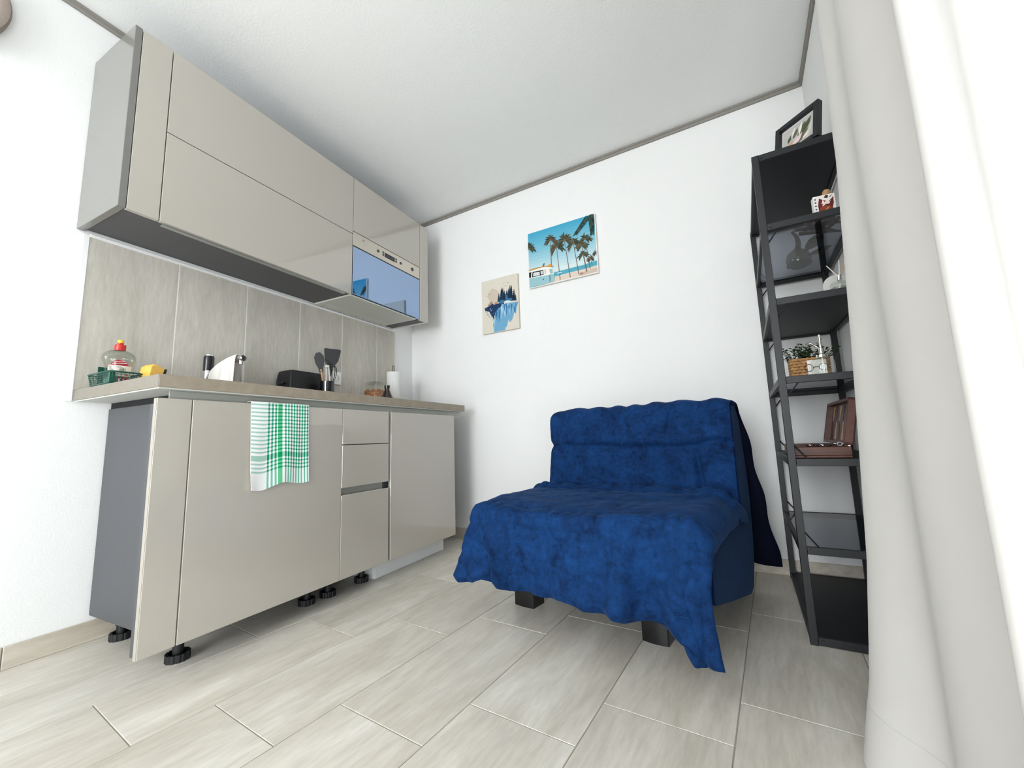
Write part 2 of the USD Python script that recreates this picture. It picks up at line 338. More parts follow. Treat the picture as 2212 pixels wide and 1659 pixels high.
def homography(src):
    """maps four picture corners (TL, TR, BR, BL) to the unit square, v up"""
    dst = [(0, 1), (1, 1), (1, 0), (0, 0)]; A = []
    for (x, y), (u, v) in zip(src, dst):
        A += [[x, y, 1, 0, 0, 0, -u * x, -u * y], [0, 0, 0, x, y, 1, -v * x, -v * y]]
    h = np.append(np.linalg.solve(np.array(A, float), np.array(dst, float).ravel()), 1).reshape(3, 3)
    def to(p):
        q = h @ np.array([p[0], p[1], 1.0]); return q[0] / q[2], q[1] / q[2]
    return to

# ------------------------------------------------------------------ the room
H = H_ROOM
ROOM = Polygon([tuple(G(0, 0)[:2]), tuple(G(2.67, 0)[:2]), tuple(G(2.67, YR)[:2]), (0.0, G(0, YR)[1]), (0.0, 1.9313)])
FT = -0.1116                                            # the floor tiles run at this angle
fx, fy = np.array([math.cos(FT), math.sin(FT)]), np.array([-math.sin(FT), math.cos(FT)])
floor = thing('floor', kind='structure', rot=FT)
room_f = affinity.rotate(ROOM, -FT, origin=(0, 0), use_radians=True)
obj('screed', prism(room_f.buffer(0.12, join_style=2), 0.06, at=-0.0618), 'grout', floor, False)
for r in range(-4, 9):
    x0 = 0.5265 + 0.2981 * r
    for n in range(-14, 5):
        y0 = 0.0471 + 0.1702 * r + 0.5965 * n
        s = sbox(x0 + 0.0014, y0 + 0.0014, x0 + 0.2981 - 0.0014, y0 + 0.5965 - 0.0014).intersection(room_f)
        if s.is_empty or s.area < 2e-4 or y0 > 3: continue
        t = s.buffer(-0.0008, join_style=2)
        if t.is_empty: continue
        dz = random.uniform(-0.0002, 0.0002)
        pts = [(x, y, z + dz) for q, z in ((s, -0.009), (s, -0.001), (t, 0.0)) for x, y in list(q.exterior.coords)[:-1]]
        obj('tile', trimesh.convex.convex_hull(np.array(pts)), 'floor_tile', floor, False)

struct('wall_left', box(-0.12, 0.0, G(0, YR)[1] - 0.2, 2.1, -0.06, H + 0.1, 0), 'wall')
def room_part(name, kind='structure', label=None, cat=None):
    return thing(name, label, cat, R0, RM, kind=kind)
wb = room_part('wall_back'); obj('plaster', box(-0.2, 2.8, 0.0, 0.12, -0.06, H + 0.1, 0), 'wall', wb, False)
wr = room_part('wall_right')
WY0, WY1, WZ = -1.08, -4.55, 2.28
obj('plaster', join(box(2.67, 2.82, WY0, 0.0, -0.06, H + 0.1, 0), box(2.67, 2.82, WY1, WY0, WZ, H + 0.1, 0), box(2.67, 2.82, YR, WY1, -0.06, H + 0.1, 0)), 'wall', wr, False)
wf = room_part('wall_front')
QX0, QX1, QZ0, QZ1 = 0.75, 2.55, 0.25, 2.32
obj('plaster', join(box(-0.7, QX0, YR - 0.12, YR, -0.06, H + 0.1, 0), box(QX1, 2.82, YR - 0.12, YR, -0.06, H + 0.1, 0), box(QX0, QX1, YR - 0.12, YR, QZ1, H + 0.1, 0), box(QX0, QX1, YR - 0.12, YR, -0.06, QZ0, 0)), 'wall', wf, False)
struct('ceiling', moved(box(-0.75, 2.85, YR - 0.15, 0.15, H, H + 0.12, 0), R0, RM), 'ceiling')

def window(name, frame_boxes, pane):
    w = room_part(name)
    obj('frame', join(frame_boxes), 'white_pvc', w); obj('pane', pane, 'window_glass', w, False)
fr = [box(2.70, 2.76, WY0 - 0.07, WY0, 0.0, WZ), box(2.70, 2.76, WY1, WY1 + 0.07, 0.0, WZ), box(2.70, 2.76, WY1, WY0, 0.0, 0.08), box(2.70, 2.76, WY1, WY0, WZ - 0.07, WZ), box(2.70, 2.76, -2.86, -2.77, 0.0, WZ)]
window('window_1', fr, box(2.725, 2.735, WY1 + 0.03, WY0 - 0.03, 0.04, WZ - 0.03, 0))
fr = [box(QX0, QX0 + 0.07, YR - 0.09, YR - 0.03, QZ0, QZ1), box(QX1 - 0.07, QX1, YR - 0.09, YR - 0.03, QZ0, QZ1), box(QX0, QX1, YR - 0.09, YR - 0.03, QZ0, QZ0 + 0.07), box(QX0, QX1, YR - 0.09, YR - 0.03, QZ1 - 0.07, QZ1), box(1.60, 1.70, YR - 0.09, YR - 0.03, QZ0, QZ1)]
window('window_2', fr, box(QX0 + 0.04, QX1 - 0.04, YR - 0.065, YR - 0.055, QZ0 + 0.04, QZ1 - 0.04, 0))

# moulding under the ceiling: a grey ribbed strip
def rib(length):
    pr = [(0.0, 0.0), (0.009, 0.0), (0.011, 0.003), (0.011, 0.009), (0.008, 0.011), (0.008, 0.015), (0.013, 0.018), (0.013, 0.029), (0.0, 0.029)]
    return pr
t = thing('trim_1', kind='structure')
obj('strip', moved(trimesh.creation.extrude_polygon(Polygon(rib(1)), 8.0, engine='earcut'), rx=math.pi / 2, loc=(0, 1.92, H - 0.029)), 'moulding', t, False)
t = room_part('trim_2')
m = trimesh.creation.extrude_polygon(Polygon(rib(1)), 2.67, engine='earcut'); v = m.vertices; m.vertices = np.c_[v[:, 2], -v[:, 0], v[:, 1] + H - 0.029]
obj('strip', m, 'moulding', t, False)
t = room_part('trim_3')
m = trimesh.creation.extrude_polygon(Polygon(rib(1)), 7.97, engine='earcut'); v = m.vertices; m.vertices = np.c_[2.67 - v[:, 0], -v[:, 2] - 0.01, v[:, 1] + H - 0.029]
obj('strip', m, 'moulding', t, False)

# skirting tiles
b = thing('baseboard_left', kind='structure')
edges = [-6.0, -4.8, -4.23, -3.637, -3.04, -2.444, -1.847, -1.2505, -0.654, -0.0575, 0.539, 1.1355, 1.732, 1.92]
for a, c in zip(edges, edges[1:]): obj('tile', box(0.0, 0.009, a + 0.001, c - 0.001, 0.0, 0.0713, 0.002), 'skirting', b, False)
b = room_part('baseboard_back'); e = 0.014
while e < 2.65:
    obj('tile', box(e + 0.001, min(e + 0.5955, 2.655), -0.009, 0.0, 0.0, 0.0713, 0.002), 'skirting', b, False); e += 0.5965
b = room_part('baseboard_right')
for a, c in ((-0.6, -0.012), (-1.06, -0.602)): obj('tile', box(2.661, 2.67, a, c, 0.0, 0.0713, 0.002), 'skirting', b, False)

# ------------------------------------------------------------------ splashback
bs = thing('backsplash', 'stone-look wall tiles with white joints and white edging above the worktop', 'wall tiles', (0, 0.03, 0.8699))
def bk(y0, y1, z0, z1, x0=0.0, x1=0.009, b=0.001): return box(x0 + 0.0006, x1, y0 - 0.03, y1 - 0.03, z0 - 0.8699, z1 - 0.8699, b)
obj('joint', bk(0.036, 1.725, 0.9105, 1.51, 0, 0.0075, 0), 'white_grout', bs, False)
ys = [0.036, 0.333, 0.635, 0.9365, 1.239, 1.541, 1.725]
for a, c in zip(ys, ys[1:]): obj('tile', bk(a + 0.0021, c - 0.0021, 0.911, 1.505), 'wall_tile', bs, False)
obj('edge_trim', bk(0.018, 0.0362, 0.868, 1.513, 0.0, 0.011), 'white_pvc', bs)
obj('edge_trim', bk(0.0364, 1.725, 1.5055, 1.5175, 0.0, 0.013), 'white_pvc', bs)

# ------------------------------------------------------------------ wall cabinets (x = depth off the wall, y along it)
FU = 0.3322
t = thing('wall_cabinet', 'wide taupe gloss wall cabinet with two stacked doors, left of the microwave', 'cabinet', (0, 0, 1.5228))
def wc(x0, x1, y0, y1, z0, z1, b=0.0012): return box(x0, x1, y0, y1, z0 - 1.5228, z1 - 1.5228, b)
obj('carcass', wc(0.014, 0.310, 0.023, 1.0175, 1.5275, 2.2345), 'carcass_dark', t)
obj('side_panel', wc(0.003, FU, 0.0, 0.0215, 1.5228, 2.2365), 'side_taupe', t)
obj('filler', wc(0.3135, FU, 0.0236, 0.1165, 1.5228, 2.2365), 'gloss_taupe', t)
obj('door', wc(0.3135, FU, 0.1196, 1.0172, 1.8870, 2.2365), 'gloss_taupe', t)
obj('door', wc(0.3135, FU, 0.1196, 1.0172, 1.5228, 1.8838), 'gloss_taupe', t)
obj('grip_strip', join(wc(0.300, 0.316, 0.135, 0.985, 1.5165, 1.5222, 0.0008), wc(0.299, 0.302, 0.135, 0.985, 1.5165, 1.5272, 0.0005)), 'alu', t)

t = thing('wall_cabinet', 'taupe gloss wall cabinet with one flap door above the built-in microwave', 'cabinet', (0, 1.0187, 1.5228))
def wc(x0, x1, y0, y1, z0, z1, b=0.0012): return box(x0, x1, y0 - 1.0187, y1 - 1.0187, z0 - 1.5228, z1 - 1.5228, b)
obj('carcass', join(wc(0.014, 0.310, 1.0190, 1.034, 1.5275, 2.2345), wc(0.014, 0.310, 1.604, 1.6182, 1.5275, 2.2345), wc(0.014, 0.310, 1.034, 1.604, 1.909, 2.2345), wc(0.014, 0.026, 1.034, 1.604, 1.5275, 1.909)), 'carcass_dark', t)
obj('door', wc(0.3135, FU, 1.0203, 1.6172, 1.9066, 2.2365), 'gloss_taupe', t)
obj('end_filler', join(wc(0.3135, FU, 1.6200, 1.7094, 1.5228, 2.2365), wc(0.014, 0.3134, 1.6885, 1.7094, 1.5228, 2.2365)), 'gloss_taupe', t)
obj('end_bottom', wc(0.016, 0.3134, 1.6200, 1.6883, 1.5265, 1.535), 'carcass', t)
obj('base_plate', join(wc(0.020, 0.318, 1.0195, 1.589, 1.5172, 1.5268, 0.001)), 'mw_base', t)
for y in (1.062, 1.306, 1.54): obj('screw', cyl((0.052, y - 1.0187, -0.0082), (0.052, y - 1.0187, -0.0054), 0.004, 12), 'alu', t)
obj('plate_seam', wc(0.083, 0.0845, 1.025, 1.585, 1.5166, 1.5175, 0), 'white_pvc', t)

t = thing('microwave', 'built-in microwave with blue mirrored glass door and steel control strip', 'microwave', (0.03, 1.0187, 1.5285))
def mw(x0, x1, y0, y1, z0, z1, b=0.0012): return box(x0 - 0.03, x1 - 0.03, y0 - 1.0187, y1 - 1.0187, z0 - 1.5285, z1 - 1.5285, b)
obj('body', mw(0.03, 0.311, 1.036, 1.602, 1.5290, 1.9075), 'black_plastic', t)
cp = obj('control_panel', mw(0.3115, FU, 1.0220, 1.6165, 1.8195, 1.9030, 0.002), 'mw_panel', t)
obj('door_glass', mw(0.3115, FU - 0.001, 1.0235, 1.6165, 1.5290, 1.8130, 0.0015), 'mw_glass', t)
obj('door_gap', mw(0.3113, FU - 0.004, 1.0225, 1.6165, 1.8128, 1.8197, 0), 'display', t)
def button(y, z, r): return cyl((FU - 0.0305, y - 1.0187, z - 1.5285), (FU - 0.0275, y - 1.0187, z - 1.5285), r, 24)
for y, z, r in ((1.216, 1.8625, 0.0088), (1.2605, 1.8715, 0.0062), (1.2605, 1.8555, 0.0062), (1.3765, 1.8705, 0.0062), (1.3765, 1.8545, 0.0062), (1.421, 1.8615, 0.0088), (1.537, 1.862, 0.0125)):
    obj('button', button(y, z, r), 'gloss_black', cp)
obj('display', mw(FU - 0.002, FU + 0.0015, 1.2735, 1.3630, 1.8470, 1.8762, 0.0006), 'display', cp)
seg = []
for k in range(4):                                      # the display's dim segment figures
    y0 = 1.2905 + 0.0155 * k + (0.004 if k > 1 else 0)
    seg += [mw(FU + 0.0015, FU + 0.0019, y0, y0 + 0.0018, 1.8545, 1.8685, 0), mw(FU + 0.0015, FU + 0.0019, y0 + 0.008, y0 + 0.0098, 1.8545, 1.8685, 0), mw(FU + 0.0015, FU + 0.0019, y0, y0 + 0.0098, 1.8675, 1.8690, 0), mw(FU + 0.0015, FU + 0.0019, y0, y0 + 0.0098, 1.8540, 1.8555, 0)]
obj('figures', join(seg), 'digits', cp, False)
lg = Polygon([(0, 0.0), (0.004, -0.003), (0.010, -0.004), (0.016, -0.003), (0.020, 0.0), (0.020, 0.009), (0, 0.009)])
lg2 = lg.difference(lg.buffer(-0.0014)).union(sbox(0.004, 0.0035, 0.016, 0.0065))
obj('logo', join([prism(affinity.translate(g_, 1.0865 - 1.0187, 1.8735 - 1.5285), 0.0006, 'x', FU - 0.0303) for g_ in getattr(lg2, 'geoms', [lg2])]), 'digits', cp, False)

# ------------------------------------------------------------------ base cabinets
FB, ZB, ZT = 0.6014, 0.095, 0.8378
def foot(px, py):
    n = 24; pr = []
    for k in range(2 * n):
        a = math.pi * k / n; rr = 0.034 if k % 4 < 3 else 0.0315; pr.append((px + rr * math.cos(a), py + rr * math.sin(a)))
    ring = Polygon(pr).difference(Point(px, py).buffer(0.026))
    return join(prism(ring, 0.024, at=0.0), prism(Point(px, py).buffer(0.028), 0.006, at=0.0), cyl((px, py, 0.0), (px, py, 0.0925), 0.0155, 18), cyl((px, py, 0.05), (px, py, 0.064), 0.019, 18))
def base(name, label, y0, y1, feet):
    t = thing(name, label, 'cabinet', (0, y0, 0))
    obj('carcass', box(0.010, 0.5615, 0.0005, y1 - y0 - 0.0005, 0.093, 0.843), 'carcass', t)
    obj('packing_strip', box(0.012, 0.558, 0.006, y1 - y0 - 0.006, 0.843, 0.8655, 0), 'shadow_gap', t)  # black block stands in for the shade in the gap below the worktop
    for x, y in feet: obj('leg', foot(x, y - y0), 'black_plastic', t)
    return t
t = base('base_cabinet', 'wide taupe base cabinet with one plain door and a narrow filler, under the towel', 0.1400, 0.7385, ((0.470, 0.210), (0.085, 0.210), (0.462, 0.688), (0.085, 0.688)))
obj('filler', box(0.583, FB, 0.0447 - 0.14, 0.1380 - 0.14, ZB, ZT), 'gloss_taupe', t)
obj('batten', box(0.552, 0.5825, 0.0490 - 0.14, 0.0620 - 0.14, ZB, 0.822), 'carcass', t)
obj('edge_tape', box(0.5840, FB - 0.001, 0.0439 - 0.14, 0.0446 - 0.14, ZB, ZT - 0.001, 0), 'panel_edge', t)
obj('door', box(0.583, FB, 0.1412 - 0.14, 0.7372 - 0.14, ZB, ZT), 'gloss_taupe', t)
t = base('base_cabinet', 'narrow taupe base cabinet with two drawer fronts over a tall one, in the middle', 0.7385, 1.0398, ((0.472, 0.788), (0.085, 0.788), (0.470, 0.987), (0.085, 0.987)))
for z0, z1 in ((0.6768, ZT), (0.4840, 0.6735), (ZB, 0.4525)):
    obj('drawer', box(0.583, FB, 0.0007, 0.2930, z0, z1), 'gloss_taupe', t)
obj('grip_profile', join(box(0.5622, 0.566, 0.001, 0.285, 0.440, 0.492, 0), box(0.5655, 0.583, 0.001, 0.285, 0.443, 0.4465, 0)), 'gola', t)
t = base('base_cabinet', 'taupe base cabinet with a plain full door and white plinth, at the back corner', 1.0398, 1.6253, ((0.085, 1.10), (0.085, 1.56)))
obj('door', box(0.583, FB, 1.0480 - 1.0398, 1.6250 - 1.0398, ZB, ZT), 'gloss_taupe', t)
obj('plinth', join(box(0.498, 0.514, 1.0356 - 1.0398, 1.6148 - 1.0398, 0.0, 0.0925), box(0.30, 0.498, 1.0356 - 1.0398, 1.050 - 1.0398, 0.0, 0.0925)), 'plinth', t)

t = thing('worktop', 'long stone-look laminate worktop over the base cabinets', 'worktop', (0, 0.0406, 0.8699))
LW = 1.7356 - 0.0406
obj('slab', box(0.0125, 0.6134, 0.0, LW, 0.0, 0.040, 0.0015), 'worktop', t)
obj('end_band', box(0.0125, 0.6128, -0.0008, 0.0, 0.0006, 0.0394, 0), 'worktop_end', t, False)
obj('underside', box(0.0125, 0.6075, 0.004, LW - 0.004, -0.004, 0.0, 0), 'worktop_under', t, False)
single('grip_rail', join(box(0.566, 0.570, 0.088, 1.744, 0.824, 0.8655, 0.0005), box(0.570, 0.582, 0.088, 1.744, 0.824, 0.8275, 0.0005)), 'gola', 'long grey aluminium grip rail between worktop and base doors', 'rail')

# ------------------------------------------------------------------ small things on the worktop
ZC = 0.9100
# wall socket
t = thing('socket', 'white wall socket on the tiles behind the utensil cup', 'socket', (0.009, 1.191, 1.05))
obj('plate', rbox(0.0, 0.009, -0.042, 0.042, -0.001, 0.081, 0.004), 'white_plastic', t)
obj('insert', join(cyl((0.0088, 0, 0.04), (0.0105, 0, 0.04), 0.0215, 32)), 'white_plastic', t)
rg = Point(0, 0.04).buffer(0.0205).difference(Point(0, 0.04).buffer(0.019))
obj('recess', join(prism(rg, 0.0012, 'x', 0.0100), *[cyl((0.0104, s * 0.0095, 0.04), (0.0108, s * 0.0095, 0.04), 0.0026, 12) for s in (-1, 1)]), 'carcass', t)

# mixer tap and the cloth over its spout
t = thing('faucet', 'chrome mixer tap with dark upper body, cloth hanging on its spout', 'faucet', (0.105, 0.4285, ZC))
obj('body', lathe([(0, 0), (0.026, 0), (0.026, 0.006), (0.0185, 0.010), (0.0175, 0.118), (0.0, 0.118)], 32), 'chrome', t)
obj('lever', lathe([(0, 0.112), (0.0200, 0.112), (0.0205, 0.172), (0.017, 0.183), (0.008, 0.188), (0, 0.1885)], 32), 'gloss_black', t)
obj('cap', lathe([(0, 0.1790), (0.0192, 0.1790), (0.0175, 0.1855), (0.009, 0.1905), (0, 0.1915)], 28), 'chrome', t)
obj('pin', join(cyl((0.0, -0.034, 0.062), (0.0, -0.015, 0.060), 0.0022, 8)), 'wire', t)
sp = spline([(0.0, 0, 0.065), (0.06, 0.003, 0.108), (0.14, 0.006, 0.136), (0.205, 0.009, 0.146), (0.236, 0.0105, 0.144)], 24)
obj('spout', join(tube(sp, np.linspace(0.0155, 0.0135, 24), 16), tube([sp[-1], sp[-1] + [0.008, 0, -0.001]], [0.0135, 0.010], 16)), 'chrome', t)
obj('aerator', cyl((0.226, 0.0102, 0.139), (0.226, 0.0102, 0.119), 0.0112, 24), 'steel', t)
nv, nu = 40, 33                                         # a cloth thrown over the spout, both halves hanging
P = np.zeros((nv, nu, 3))
for i in range(nv):
    q = (i / (nv - 1) - 0.5) * 2                        # -1 near half .. 1 far half
    for j in range(nu):
        w = j / (nu - 1)
        k = 0.045 + 0.165 * w; ax = np.array([np.interp(k, sp[:, 0], sp[:, c]) for c in range(3)])
        a = abs(q); drop = np.interp(a, [0, 0.10, 0.18, 1], [0, 0.004, 0.022, 0.150 - (0.010 if q < 0 else 0.02) * math.sin(w * 3)])
        side = math.copysign(np.interp(a, [0, 0.10, 0.18, 1], [0, 0.0135, 0.0185, 0.034]), q)
        fold = 0.006 * math.sin(w * 17 + 1.0) * a
        spread = (w - 0.35) * (0.05 if q < 0 else -0.02) * a
        z = max(ax[2] + 0.0175 - drop, 0.0045)
        P[i, j] = (ax[0] + spread, ax[1] + side + fold * (1 if q > 0 else 1), z)
single('dish_cloth', moved(slab(P[::-1], 0.0018), (0.105, 0.4285, ZC)), 'white_cloth', 'white cloth draped over the tap spout above the sink', 'cloth', smooth=70)

# draining basket, bottle, sponge
t = thing('dish_caddy', 'small green plastic mesh caddy holding the soap bottle, by the worktop end', 'basket', (0.20, 0.083, ZC))
def rrect(a, b_, r=0.018, n=6):
    return [(sx * (a - r) + r * math.cos(t0 + k * math.pi / 2 / n), sy * (b_ - r) + r * math.sin(t0 + k * math.pi / 2 / n)) for sx, sy, t0 in ((1, 1, 0), (-1, 1, math.pi / 2), (-1, -1, math.pi), (1, -1, 3 * math.pi / 2)) for k in range(n + 1)]
rim = np.array([(x, y, 0.042) for x, y in rrect(0.088, 0.047)]); low = np.array([(x * 0.9, y * 0.9, 0.003) for x, y in rrect(0.088, 0.047)])
obj('rim', tube(rim, 0.0028, 8, True), 'green_plastic', t); obj('base', join(tube(low, 0.0024, 8, True), prism(Polygon(low[:, :2]), 0.003, at=0.0)), 'green_plastic', t)
per = Polygon(rim[:, :2]).exterior; W_ = []
for k in range(46):
    p = np.array(per.interpolate(k / 46, normalized=True).coords[0]); W_.append(tube([(p[0] * 0.9, p[1] * 0.9, 0.003), (p[0], p[1], 0.042)], 0.0009, 5))
for z in (0.010, 0.018, 0.026, 0.034): W_.append(tube(np.array([(x * (0.9 + 0.1 * z / 0.042), y * (0.9 + 0.1 * z / 0.042), z) for x, y in rrect(0.088, 0.047)]), 0.0009, 5, True))
obj('mesh', join(W_), 'green_plastic', t, kind='stuff')
obj('back_plate', box(-0.086, -0.0835, -0.020, 0.040, 0.010, 0.078, 0.001), 'green_plastic', t)
obj('corner_plate', join(box(0.0800, 0.0825, -0.044, -0.028, 0.004, 0.040, 0.0008), box(0.044, 0.080, -0.0445, -0.0425, 0.004, 0.040, 0.0008)), 'green_plastic', t)

t = thing('soap_bottle', 'clear dish soap bottle with red and yellow cap standing in the green caddy', 'bottle', (0.205, 0.088, ZC + 0.0035))
def oval(profile, sy=1.0, sx=0.62):
    m = lathe(profile, 36); m.vertices = m.vertices * [sx, sy, 1]; return m
obj('body', oval([(0, 0), (0.032, 0), (0.0355, 0.005), (0.0345, 0.03), (0.0350, 0.055), (0.0395, 0.072), (0.0465, 0.086), (0.0485, 0.098), (0.0460, 0.110), (0.036, 0.1205), (0.022, 0.127), (0.0135, 0.1290), (0, 0.1290)]), 'clear_grey', t)
lab = [(sbox(-0.032, 0.006, 0.032, 0.030), (206, 70, 84)), (sbox(-0.032, 0.028, 0.032, 0.070), (238, 232, 228)), (Polygon([(-0.030, 0.070), (0.022, 0.070), (0.012, 0.082), (-0.012, 0.090), (-0.022, 0.084)]), (214, 60, 76))]
for k in range(5): lab.append((sbox(-0.032 + 0.013 * k, 0.006, -0.027 + 0.013 * k, 0.024), (236, 214, 214)))
lab += [(affinity.scale(Point(0.016, 0.055).buffer(0.011), 1.2, 0.8), (168, 186, 106)), (Point(0.018, 0.059).buffer(0.0065), (112, 146, 60)), (Point(0.018, 0.037).buffer(0.004), (206, 110, 104)), (LineString([(-0.024, 0.075), (0.012, 0.079)]).buffer(0.0011), (246, 236, 236)), (LineString([(-0.020, 0.081), (0.006, 0.085)]).buffer(0.0009), (246, 236, 236)), (sbox(-0.020, 0.044, -0.004, 0.062), (226, 216, 206))]
lab = [(s_.segmentize(0.004), c) for s_, c in lab]
def wrap(u, v, lift):
    y = np.clip(u, -0.033, 0.033); r = np.interp(v, [0, 0.03, 0.055, 0.072, 0.086, 0.095], [0.0355, 0.0345, 0.0350, 0.0395, 0.0465, 0.0483]) + 0.0006 + lift; return np.c_[0.62 * np.sqrt(np.maximum(r * r - y * y, 1e-6)), y, v]
colored('label', lab, 'print', t, wrap)
obj('collar', lathe([(0, 0.1275), (0.0155, 0.1275), (0.0160, 0.140), (0.0155, 0.1475), (0.0085, 0.1500), (0.0085, 0.155), (0, 0.155)], 28), 'red_plastic', t)
obj('nozzle', lathe([(0, 0.153), (0.0078, 0.153), (0.0090, 0.158), (0.0082, 0.1655), (0, 0.167)], 24), 'yellow_plastic', t)

t = thing('sponge', 'yellow kitchen sponge with dark scourer, upright beside the green caddy', 'sponge', (0.235, 0.163, ZC), 0.25)
wav = [(-0.020, 0.0)] + [(-0.020 - 0.003 * (z / 0.08), z) for z in (0.03, 0.075)] + [(-0.012, 0.088), (0.000, 0.083), (0.012, 0.081), (0.022, 0.080), (0.020, 0.0)]
m = prism(Polygon(wav).buffer(-0.003).buffer(0.003).segmentize(0.003), 0.056, 'x', -0.028).subdivide_to_size(0.006); v = m.vertices
v[:, 1] += 0.0022 * np.sin(v[:, 0] * 420) * (np.abs(v[:, 1]) < 0.5); m.vertices = v
obj('foam', moved(m, rx=-0.20), 'sponge', t)
obj('scourer', moved(prism([(0.0225, 0.0), (0.0285, 0.0), (0.0305, 0.081), (0.0245, 0.081)], 0.056, 'x', -0.028), rx=-0.20), 'scourer', t)

# toaster
t = thing('toaster', 'small black toaster on the worktop, left of the utensil cup', 'toaster', (0.130, 0.866, ZC))
body = m3.Manifold.batch_hull([m3.Manifold.sphere(r, 20).translate((x, y, z)) for (x, y, z, r) in [(sx * (0.058 - r - k), sy * (0.100 - r - k * 0.9), z, r) for sx in (-1, 1) for sy in (-1, 1) for (z, r, k) in ((0.016, 0.010, 0.0), (0.138, 0.010, 0.003), (0.152, 0.009, 0.009))]])
slots = m3.Manifold.cube((0.020, 0.150, 0.05), True)
obj('body', body - slots.translate((-0.020, 0, 0.165)) - slots.translate((0.020, 0, 0.165)), 'black_plastic', t)
for sx in (1, -1): obj('corner_band', tube(spline([(sx * 0.0535, -0.0955, 0.010), (sx * 0.0545, -0.0965, 0.06), (sx * 0.0525, -0.094, 0.128), (sx * 0.046, -0.088, 0.1560)], 12), 0.0042, 10), 'gloss_black', t)
obj('lever', rbox(-0.016, 0.016, -0.112, -0.098, 0.085, 0.097, 0.004), 'gloss_black', t)
for sx, sy in ((-1, -1), (-1, 1), (1, -1), (1, 1)): obj('foot', cyl((sx * 0.04, sy * 0.078, 0.0), (sx * 0.04, sy * 0.078, 0.012), 0.009, 14), 'black_plastic', t)

# utensils in their cup
CX, CY = 0.245, 0.9415
t = thing('utensil_cup', 'black cup full of cooking utensils, right of the toaster', 'utensil holder', (CX, CY, ZC))
obj('cup', lathe([(0, 0), (0.034, 0), (0.036, 0.004), (0.036, 0.108), (0.0335, 0.108), (0.0330, 0.006), (0, 0.006)], 28), 'gloss_black', t)
obj('stripe', join([moved(box(0.0352, 0.0366, -0.0032, 0.0032, 0.002, 0.107, 0.0004), rz=-0.95)]), 'alu', t)
def along(p0, p1, n=12): return np.linspace(p0, p1, n)
def utensil(name, label, foot_, tip):                   # axis in the cup's own frame
    return thing(name, label, 'utensil', (CX, CY, ZC)), np.array(foot_, float), np.array(tip, float)
def blade(axis0, axis1, outline, thick, face):
    """a flat outline (across, along) set on the axis, facing face"""
    d = axis1 - axis0; d /= np.linalg.norm(d); n = np.asarray(face, float); n -= d * (n @ d); n /= np.linalg.norm(n); a = np.cross(d, n)
    m = trimesh.creation.extrude_polygon(Polygon(outline).buffer(0.003).buffer(-0.003), thick, engine='earcut'); v = m.vertices
    m.vertices = axis0 + v[:, :1] * a + v[:, 1:2] * d + (v[:, 2:] - thick / 2) * n; m.fix_normals(); return m
VIEW = np.array([0.75, -0.62, -0.1])
u, f0, f1 = utensil('cooking_spoon', 'black cooking spoon leaning left in the utensil cup', (-0.008, 0.004, 0.010), (-0.016, -0.030, 0.175))
d_ = (f1 - f0) / np.linalg.norm(f1 - f0)
obj('handle', tube(along(f0, f1), 0.0055), 'wood', u)
obj('bowl', blade(f1 - d_ * 0.02, f1 + d_ * 0.1, [(-0.009, 0.0), (0.009, 0.0), (0.013, 0.025), (0.026, 0.062), (0.025, 0.090), (0.010, 0.112), (-0.010, 0.110), (-0.023, 0.088), (-0.022, 0.055), (-0.012, 0.025)], 0.007, VIEW), 'black_plastic', u)
u, f0, f1 = utensil('spatula', 'wide black turner standing upright in the utensil cup', (0.004, 0.000, 0.010), (0.010, 0.008, 0.150))
d_ = (f1 - f0) / np.linalg.norm(f1 - f0)
obj('handle', tube(along(f0, f1), 0.0058), 'wood', u)
obj('neck', tube(along(f1 - d_ * 0.012, f1 + d_ * 0.06), 0.0068), 'black_plastic', u)
obj('blade', blade(f1 + d_ * 0.035, f1 + d_ * 0.12, [(-0.010, 0.0), (0.010, 0.0), (0.034, 0.040), (0.043, 0.100), (0.038, 0.106), (-0.038, 0.106), (-0.043, 0.100), (-0.034, 0.040)], 0.004, VIEW), 'black_plastic', u)
u, f0, f1 = utensil('tongs', 'steel kitchen tongs with a ring, in front in the utensil cup', (0.016, -0.008, 0.010), (0.012, -0.014, 0.193))
arms = []
for s in (-1, 1):
    q = spline([(0.019 + s * 0.004, -0.010 + s * 0.015, 0.010), (0.017 + s * 0.003, -0.011 + s * 0.011, 0.09), (0.013, -0.014 + s * 0.0075, 0.185)], 12); arms.append(join([m3.Manifold.batch_hull([m3.Manifold.cube((0.003, 0.010, 0.002), True).translate(tuple(a)), m3.Manifold.cube((0.003, 0.010, 0.002), True).translate(tuple(b_))]) for a, b_ in zip(q, q[1:])]))
obj('arm', arms[0], 'steel', u); obj('arm', arms[1], 'steel', u)
obj('hinge', rbox(0.008, 0.018, -0.026, -0.002, 0.180, 0.198, 0.003), 'steel', u)
obj('ring', tube([(0.013, -0.014 + 0.011 * math.cos(a), 0.209 + 0.011 * math.sin(a)) for a in np.linspace(0, 2 * math.pi, 20, endpoint=False)], 0.0016, 8, True), 'black_metal', u)
u, f0, f1 = utensil('whisk', 'black wire whisk at the right of the utensil cup', (0.002, 0.022, 0.010), (0.000, 0.031, 0.100))
obj('handle', tube(along(f0, f1), 0.0060), 'steel', u)
loops = []
